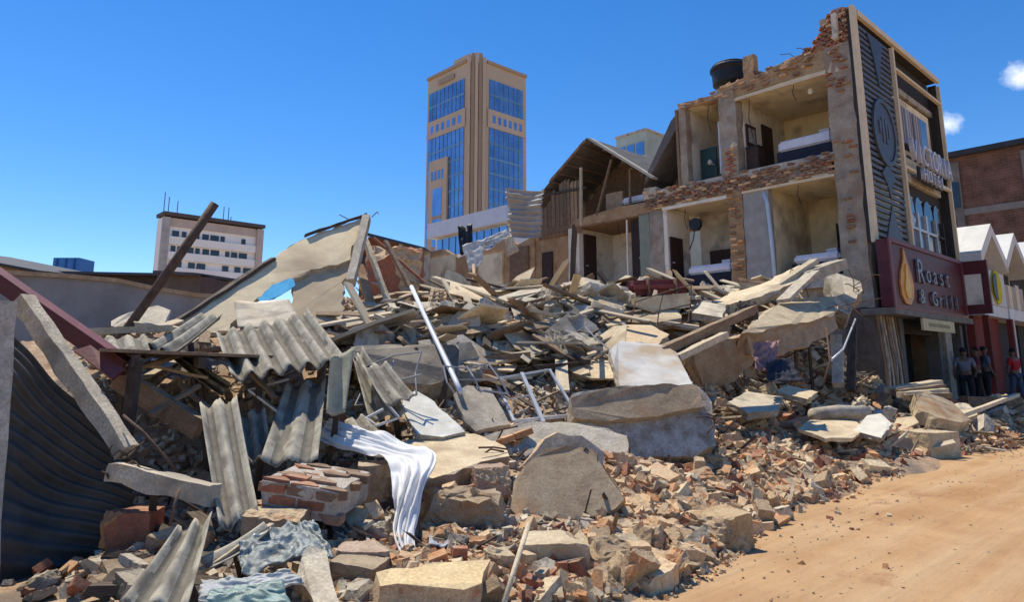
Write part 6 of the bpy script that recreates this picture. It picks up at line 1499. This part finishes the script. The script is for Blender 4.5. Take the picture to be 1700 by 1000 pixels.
LANDMARKS = [(740, 760, 'near the white cloth'), (940, 810, 'round the big tilted slab'), (1070, 690, 'by the flaking plinth'), (890, 660, 'by the empty window frame'), (460, 575, 'by the large wavy sheet'), (490, 810, 'by the brickwork lump'), (280, 720, 'in the dark hollow'),
             (400, 960, 'by the plastic sheeting'), (735, 500, 'by the woven mat'), (1092, 480, 'by the red mattress'), (900, 490, 'on the crest below the open rooms'), (1310, 520, 'by the overhanging floor slab'), (1200, 880, 'by the long roadside block'), (720, 960, 'by the yellow topped block'),
             (1150, 790, 'on the brick spill beside the road'), (1380, 720, 'by the flat cream board'), (1540, 735, 'by the flat topped roadside block'), (1560, 670, 'before the hotel entrance'), (1270, 620, 'before the dark cavity'), (1330, 810, 'at the bend of the road edge'), (1650, 690, 'before the people by the shops'),
             (430, 470, 'behind the wavy sheets'), (600, 520, 'below the fallen cream wall'), (220, 550, 'by the leaning pole'), (720, 590, 'by the white pole'), (1150, 560, 'by the thick brown timber'), (1000, 560, 'above the leaning pale slab'), (840, 560, 'in the tangle at mid heap'), (640, 640, 'by the angle frame'), (1020, 900, 'at the foot of the big tilted slab'), (920, 980, 'by the thin pale rod')]
SIZES = {'brick': ((.20, 'small'), (9, 'whole')), 'chunk': ((.22, 'small'), (.42, 'middling'), (9, 'large')), 'concrete': ((.3, 'small'), (.6, 'middling'), (9, 'large')), 'plank': ((.9, 'short'), (1.7, 'long'), (99, 'very long')), 'board': ((.5, 'small'), (1.0, 'middling'), (99, 'large'))}
def scatter(kind, u, v, size, tone=None, lift=.0, tilt=.5, dims=None):
    p = hit(u, v)
    if p is None: return None
    s_, d_ = SD(p)
    if s_ > 19.9 and d_ > 6.6: return None
    tn, meshes = TONES[kind][tone if tone is not None else RS.randrange(len(TONES[kind]))]
    me = RS.choice(meshes); yaw = RS.uniform(0, 2 * math.pi)
    hn = (hnormal(p) * .5 + Vector((0, 0, .5))).normalized()
    tilt = {'board': .2, 'concrete': .32, 'chunk': .4, 'brick': .5, 'plank': .2}[kind] * (2.6 if RS.random() < .3 else 1)
    if kind in ('board', 'plank') and v < 660: lift = RS.uniform(.0, .28)
    if kind == 'brick': sc = (1, 1, 1) if size > .2 else (size / .225, 1, 1); h = .034
    elif kind in ('chunk', 'concrete'): sc = (size, size * RS.uniform(.8, 1.1), size * RS.uniform(.7, 1.1)); h = size * .16
    elif kind == 'plank': sc = (size, RS.uniform(.06, .2), RS.uniform(.02, .07)); h = .05
    else: sc = (size, size * RS.uniform(.6, 1.), RS.uniform(.015, .05)); h = .05
    q = hn.to_track_quat('Z', 'Y').to_matrix() @ Euler((RS.gauss(0, tilt), RS.gauss(0, tilt), yaw)).to_matrix()
    if kind == 'plank':                   # lie along the surface rather than through it
        q = hn.to_track_quat('Z', 'Y').to_matrix() @ Euler((RS.gauss(0, .3), RS.gauss(0, .16 if RS.random() < .7 else .4), yaw)).to_matrix()
    nm, cat = NAMES[kind]
    o = place(nm, me, None, p + Vector((0, 0, h * RS.uniform(.3, 1.2) + lift)), q.to_euler(), sc)
    where = min(LANDMARKS, key=lambda L: (L[0] - u) ** 2 + ((L[1] - v) * 1.5) ** 2)[2]
    sz = next(w for t, w in SIZES[kind] if size <= t)
    pose = ''
    if kind in ('plank', 'board'):
        pose = 'level ' if abs((q @ Vector((1, 0, 0))).z) < .18 else 'tilted '
    tag(o, f'{sz} {tn} {pose}{cat} {where}', cat, f'{cat}s strewn {where}')
    return o
# brick spill beside the road
KEEP_CLEAR = [(600, 715, 850, 870), (820, 605, 955, 706), (665, 645, 848, 726), (425, 750, 566, 866), (845, 735, 1036, 884), (945, 632, 1190, 762), (1010, 562, 1150, 645)]
def zone(poly, n, kinds):
    us, vs = [a for a, b in poly], [b for a, b in poly]; k = 0; guard = 0
    def inside(x, y):
        c = False
        for i in range(len(poly)):
            (x1, y1), (x2, y2) = poly[i], poly[i - 1]
            if (y1 > y) != (y2 > y) and x < (x2 - x1) * (y - y1) / (y2 - y1) + x1: c = not c
        return c
    tot = sum(w for _, w, _, _ in kinds)
    while k < n and guard < n * 20:
        guard += 1
        u, v = RS.uniform(min(us), max(us)), RS.uniform(min(vs), max(vs))
        if not inside(u, v) or any(a <= u <= c and b <= v <= d for a, b, c, d in KEEP_CLEAR): continue
        x = RS.uniform(0, tot)
        for kd, w, sr, tones in kinds:
            x -= w
            if x <= 0: break
        sz = sr[0] + (sr[1] - sr[0]) * RS.random() ** 1.5
        if scatter(kd, u, v, sz, RS.choice(tones) if tones else None) is not None: k += 1
SPILL = [(1040, 770), (1120, 720), (1200, 690), (1300, 700), (1420, 735), (1490, 760), (1440, 800), (1360, 840), (1290, 880), (1180, 925), (1060, 985), (990, 990), (985, 900), (1040, 860)]
zone(SPILL, 260, [('chunk', 6, (.12, .40), (0, 0, 1, 1, 2)), ('brick', 6, (.16, .26), (0, 0, 0, 2, 2)), ('concrete', .8, (.15, .3), (0, 2)), ('board', .4, (.2, .5), (0, 3))])
zone([(800, 900), (1000, 880), (1000, 1000), (560, 1000), (560, 960), (700, 900)], 50, [('chunk', 4, (.1, .26), (0, 1, 2)), ('brick', 3, (.16, .26), None), ('concrete', 1, (.1, .25), None)])
ROADR = [(1180, 650), (1300, 645), (1450, 640), (1600, 665), (1700, 680), (1700, 715), (1620, 720), (1500, 765), (1420, 745), (1300, 715), (1190, 700)]
zone(ROADR, 190, [('chunk', 4, (.18, .6), (0, 1, 2, 3)), ('concrete', 3, (.2, .7), (0, 2)), ('plank', 3, (.6, 2.2), (0, 1)), ('board', 2.5, (.3, 1.1), None), ('brick', 1, (.2, .26), None)])
MID = [(590, 545), (700, 500), (850, 488), (1050, 492), (1180, 500), (1220, 520), (1110, 600), (1010, 640), (950, 640), (820, 640), (700, 650), (600, 620)]
zone(MID, 420, [('plank', 9, (.7, 3.0), (0, 0, 0, 1, 1, 2)), ('board', 6, (.4, 1.8), (0, 0, 1, 2, 3)), ('concrete', 4, (.2, 1.0), (0, 0, 1, 2)), ('chunk', 2.2, (.15, .6), None)])
CREST = [(620, 480), (700, 474), (900, 472), (1040, 474), (1200, 470), (1330, 430), (1420, 450), (1380, 520), (1240, 520), (1100, 505), (900, 498), (700, 505), (620, 530)]
zone(CREST, 210, [('plank', 4, (.6, 2.0), (0, 0, 1, 2)), ('board', 4, (.3, 1.2), (0, 0, 2, 3)), ('concrete', 2.5, (.2, .7), (0, 0, 2)), ('chunk', 2.5, (.2, .5), (0, 1, 2))])
LEFTB = [(120, 552), (300, 546), (360, 560), (350, 600), (260, 620), (180, 590)]
zone(LEFTB, 45, [('plank', 4, (.5, 1.4), (0, 0, 1)), ('chunk', 2, (.15, .4), (1, 2)), ('concrete', 2, (.2, .5), (0, 1)), ('brick', 2, (.2, .26), (1, 2))])
HOLLOW = [(200, 660), (330, 700), (420, 880), (330, 960), (0, 990), (0, 930), (180, 900), (260, 840), (300, 780)]
zone(HOLLOW, 34, [('chunk', 3, (.12, .35), (0, 1, 3)), ('concrete', 3, (.12, .4), None), ('plank', 3, (.4, 1.2), (1, 2)), ('brick', 2, (.2, .26), None)])
zone([(0, 935), (180, 920), (340, 900), (330, 1000), (0, 1000)], 34, [('chunk', 2, (.1, .3), (0, 3)), ('concrete', 2, (.1, .35), (1, 2)), ('plank', 3, (.4, 1.0), (1, 2, 2)), ('brick', 2, (.2, .26), (1,))])
MIDLOW = [(560, 690), (700, 640), (860, 650), (960, 690), (1040, 760), (860, 790), (600, 880), (560, 900), (520, 820), (430, 900), (440, 870)]
zone(MIDLOW, 110, [('chunk', 4, (.14, .4), None), ('concrete', 3, (.15, .5), None), ('plank', 2, (.4, 1.3), None), ('board', 1.5, (.2, .6), None), ('brick', 2, (.2, .26), None)])
zone([(1140, 590), (1240, 600), (1400, 600), (1400, 645), (1200, 655)], 40, [('chunk', 3, (.2, .5), (0, 3)), ('concrete', 3, (.2, .6), (1, 2)), ('plank', 3, (.6, 1.6), (1, 2))])
# long timbers that read singly in the tangle
for k, (p, q, w, h, m, lab) in enumerate((
        ((622, 533, 13.2), (852, 490, 15.0), .13, .1, M_TIMB, 'long brown timber rising right from the woven mat'),
        ((690, 548, 12.6), (945, 512, 14.2), .11, .09, M_TIMP, 'long pale timber below the long brown timber'),
        ((590, 556, 12.0), (700, 538, 12.6), .14, .08, M_TIMP, 'pale timber just right of the large wavy sheet'),
        ((596, 546, 12.4), (672, 528, 13.0), .1, .06, M_TIMP, 'thinner pale timber above its pale neighbour by the wavy sheet'),
        ((905, 560, 12.4), (975, 602, 11.4), .12, .08, M_TIMD, 'dark timber pointing down to the window frame'),
        ((880, 558, 12.2), (1000, 580, 11.8), .1, .08, M_CONCG, 'grey rail crossing above the window frame'),
        ((650, 575, 11.4), (770, 580, 11.4), .05, .04, M_STEEL, 'thin steel rail by the foot of the white pole'),
        ((770, 600, 11.0), (880, 590, 11.2), .1, .1, M_TIMB, 'brown timber level behind the window frame'),
        ((990, 540, 13.0), (1045, 520, 13.6), .2, .08, M_TIMB, 'stub of brown timber above the leaning pale slab'),
        ((1050, 508, 14.5), (1135, 500, 14.8), .5, .3, M_PLASTER, 'thick cream beam on the crest beside the red mattress'))):
    beam('long_timber', Q(*p), Q(*q), w, h, lab, 'timber', m, group='long timbers in the tangle', seed=60. + k)
# more long timbers, rails and panels lying across the tangle, all more or less along the street
RL = random.Random(77)
SPOTS = [(640, 590), (700, 560), (780, 545), (830, 575), (900, 535), (960, 525), (1010, 512), (860, 508), (760, 520), (930, 595), (1060, 540), (1120, 530), (1180, 520), (800, 610), (690, 610), (980, 585), (870, 545), (740, 640), (1250, 505), (1330, 475), (1200, 540), (1080, 560)]
SPOTW = ['darkest', 'palest', 'brown', 'greyish']
for k, (u, v) in enumerate(SPOTS):
    p = hit(u, v)
    if p is None: continue
    an = RL.gauss(0, .45) + (.1 if k % 3 else -.6); L = RL.uniform(1.5, 3.4)
    dv = Vector((math.cos(an), math.sin(an), 0))
    q0, q1 = p - dv * L / 2, p + dv * L / 2
    q0.z, q1.z = hw(q0) + RL.uniform(.08, .3), hw(q1) + RL.uniform(.08, .3)
    m = (M_TIMD, M_TIMP, M_TIMB, M_CONCG)[k % 4]
    where = min(LANDMARKS, key=lambda L_: (L_[0] - u) ** 2 + ((L_[1] - v) * 1.5) ** 2)[2]
    beam('long_timber', q0, q1, RL.uniform(.06, .2), RL.uniform(.04, .1), f'long {("dark", "pale", "brown", "grey")[k % 4]} timber lying across the rubble {where}', 'timber', m, group='timbers strewn across the tangle', seed=90. + k, amt=.02)
# what lies on top rests on something: a buried stick props every big piece whose lowest corner hangs clear
SKIP = ('wire', 'cloth', 'rag', 'scrap', 'coping', 'fascia', 'torn', 'person', 'pipe', 'blue_sheet', 'corner_post', 'gate', 'column', 'rod', 'plastic')
bpy.context.view_layer.update()
for o in list(scene.objects):
    if o.parent is not None or o.type != 'MESH' or not o.get('category') or 'strewn' in o.get('group', '') or any(k in o.name for k in SKIP): continue
    vs = [o.matrix_world @ v.co for v in o.data.vertices]
    if o.location.y > 22: continue
    gaps = [v.z - hw(v) for v in vs]
    if min(gaps) < .05: continue
    if o['category'] in ('timber', 'beam', 'boulder'): continue
    lo = sorted(vs, key=lambda v: v.z)[:max(4, len(vs) // 3)]
    cen = sum(vs, Vector()) / len(vs)
    p = max(lo, key=lambda v: v.y).lerp(cen, .3)
    zt = min([v.z for v in vs if (v.xy - p.xy).length < .2] or [p.z]) + .03
    foot = Vector((p.x + RS.uniform(-.15, .15), p.y + RS.uniform(.1, .3), 0)); foot.z = hw(foot) - .06
    if foot.z > zt - .05: continue
    lab = 'dark stick propping up the ' + o['label']
    if len(lab.split()) > 12: lab = ' '.join(lab.split()[:12])
    beam('prop_stick', foot, Vector((p.x, p.y, zt)), .06, .05, lab, 'timber', M_TIMD, group='sticks strewn under larger pieces', seed=RS.random() * 50, cuts=3)
# ------------------------------------------------------------------ uncountable crumbs, splinters and grit
def crumbs(name, regions, mats, label, seed, sr, flat=1.0, stick=False):
    rr = random.Random(seed); mb = MB()
    for (poly_box, n, far) in regions:
        u0, u1, v0, v1 = poly_box
        for _ in range(n):
            p = hit(rr.uniform(u0, u1), rr.uniform(v0, v1))
            if p is None: continue
            s_, d_ = SD(p)
            if s_ > 20 and d_ > 6.5: continue
            if hf(s_, d_) < gz(s_) - .05:
                if rr.random() < .9: continue
                a0 = .35
            elif hw(p) < gz(s_) + .012: a0 = .6
            else: a0 = 1.0
            a = rr.uniform(*sr) * (.6 + p.y * .055) * (rr.random() ** .7 + .35) * a0
            q = Euler((rr.uniform(-3, 3), rr.uniform(-3, 3), rr.uniform(0, 6.3))).to_matrix() if not stick else Euler((rr.gauss(0, .2), rr.gauss(0, .35), rr.uniform(0, 6.3))).to_matrix()
            sx, sy, sz = (a, a * rr.uniform(.5, 1), a * rr.uniform(.3, .8) * flat) if not stick else (a * 6, a * .3, a * .2)
            c = p + Vector((0, 0, sz * .3))
            pts = [c + q @ Vector((x * sx * rr.uniform(.6, 1), y * sy * rr.uniform(.6, 1), z * sz * rr.uniform(.6, 1))) for (x, y, z) in ((-1, -1, -1), (1, -1, -1), (1, 1, -1), (-1, 1, -1), (-1, -1, 1), (1, -1, 1), (1, 1, 1), (-1, 1, 1))]
            mb.hexa(pts, rr.randrange(len(mats)))
    me = mb.mesh(name, mats)
    return tag(place(name, me), label, kind='stuff')
crumbs('masonry_crumbs', [((980, 1500, 690, 1000), 4200, 0), ((1480, 1700, 655, 760), 1500, 0), ((500, 1000, 880, 1000), 1300, 0), ((1100, 1480, 600, 700), 1500, 0)], [M_BRICKO, M_BRICKT, M_BROKEN, M_PLASTER, M_BRICKR], 'loose brick and plaster crumbs along the road edge', 5, (.02, .05))
crumbs('brick_fragments', [((985, 1480, 700, 960), 1300, 0), ((560, 1000, 880, 1000), 350, 0), ((1250, 1700, 650, 760), 500, 0)], [M_BRICKO, M_BRICKT, M_BROKEN, M_PLASTER, M_BRICKT, M_BRICKR], 'broken brick fragments filling the roadside spill', 15, (.05, .085))
crumbs('concrete_crumbs', [((560, 1440, 470, 700), 2200, 0), ((100, 620, 540, 1000), 2200, 0), ((560, 1000, 690, 900), 1200, 0)], [M_CONC, M_CONCG, M_BROWNC, M_BROKENC, M_WHITEP], 'loose concrete crumbs over the heap', 6, (.025, .06))
crumbs('wood_splinters', [((560, 1440, 470, 700), 1500, 0), ((1100, 1700, 640, 760), 700, 0), ((100, 620, 540, 900), 400, 0), ((560, 1200, 700, 950), 300, 0)], [M_TIMP, M_TIMB, M_TIMD], 'splinters of wood and lath over the heap', 7, (.03, .06), stick=True)

rp = random.Random(31); mb = MB()
for _ in range(260):
    s_, d_ = rp.uniform(3.5, 20), 3.7 - abs(rp.gauss(0, .9))
    if d_ > 4.3: continue
    p = W(s_, d_, gz(s_)); a = rp.uniform(.004, .012) * (1 + s_ * .04)
    pts = [p + Vector((x * a * rp.uniform(.5, 1), y * a * rp.uniform(.5, 1), z * a * .6)) for (x, y, z) in ((-1, -1, -.3), (1, -1, -.3), (1, 1, -.3), (-1, 1, -.3), (-.7, -.7, 1), (.7, -.7, 1), (.7, .7, 1), (-.7, .7, 1))]
    mb.hexa(pts, rp.randrange(3))
tag(place('road_pebbles', mb.mesh('road_pebbles', [M_BRICKT, M_CONCG, M_BRICKD])), 'tiny pebbles on the dirt road', kind='stuff')
# things that look alike and lie together: say which by their order from the left
ORD = ['leftmost', 'second from left', 'third from left', 'fourth from left', 'fifth from left', 'sixth from left', 'seventh from left', 'eighth from left', 'ninth from left', 'tenth from left', 'eleventh from left', 'twelfth from left']
alike = {}
for o in list(scene.objects):
    if o.parent is None and o.get('category') and o.get('group', '').find('strewn') > 0: alike.setdefault(o['label'], []).append(o)
for lab, os_ in alike.items():
    if len(os_) < 2: continue
    os_.sort(key=lambda o: o.location.x / o.location.y)
    for k, o in enumerate(os_):
        o['label'] = lab + ', ' + ('rightmost' if k == len(os_) - 1 else ORD[min(k, 11)])
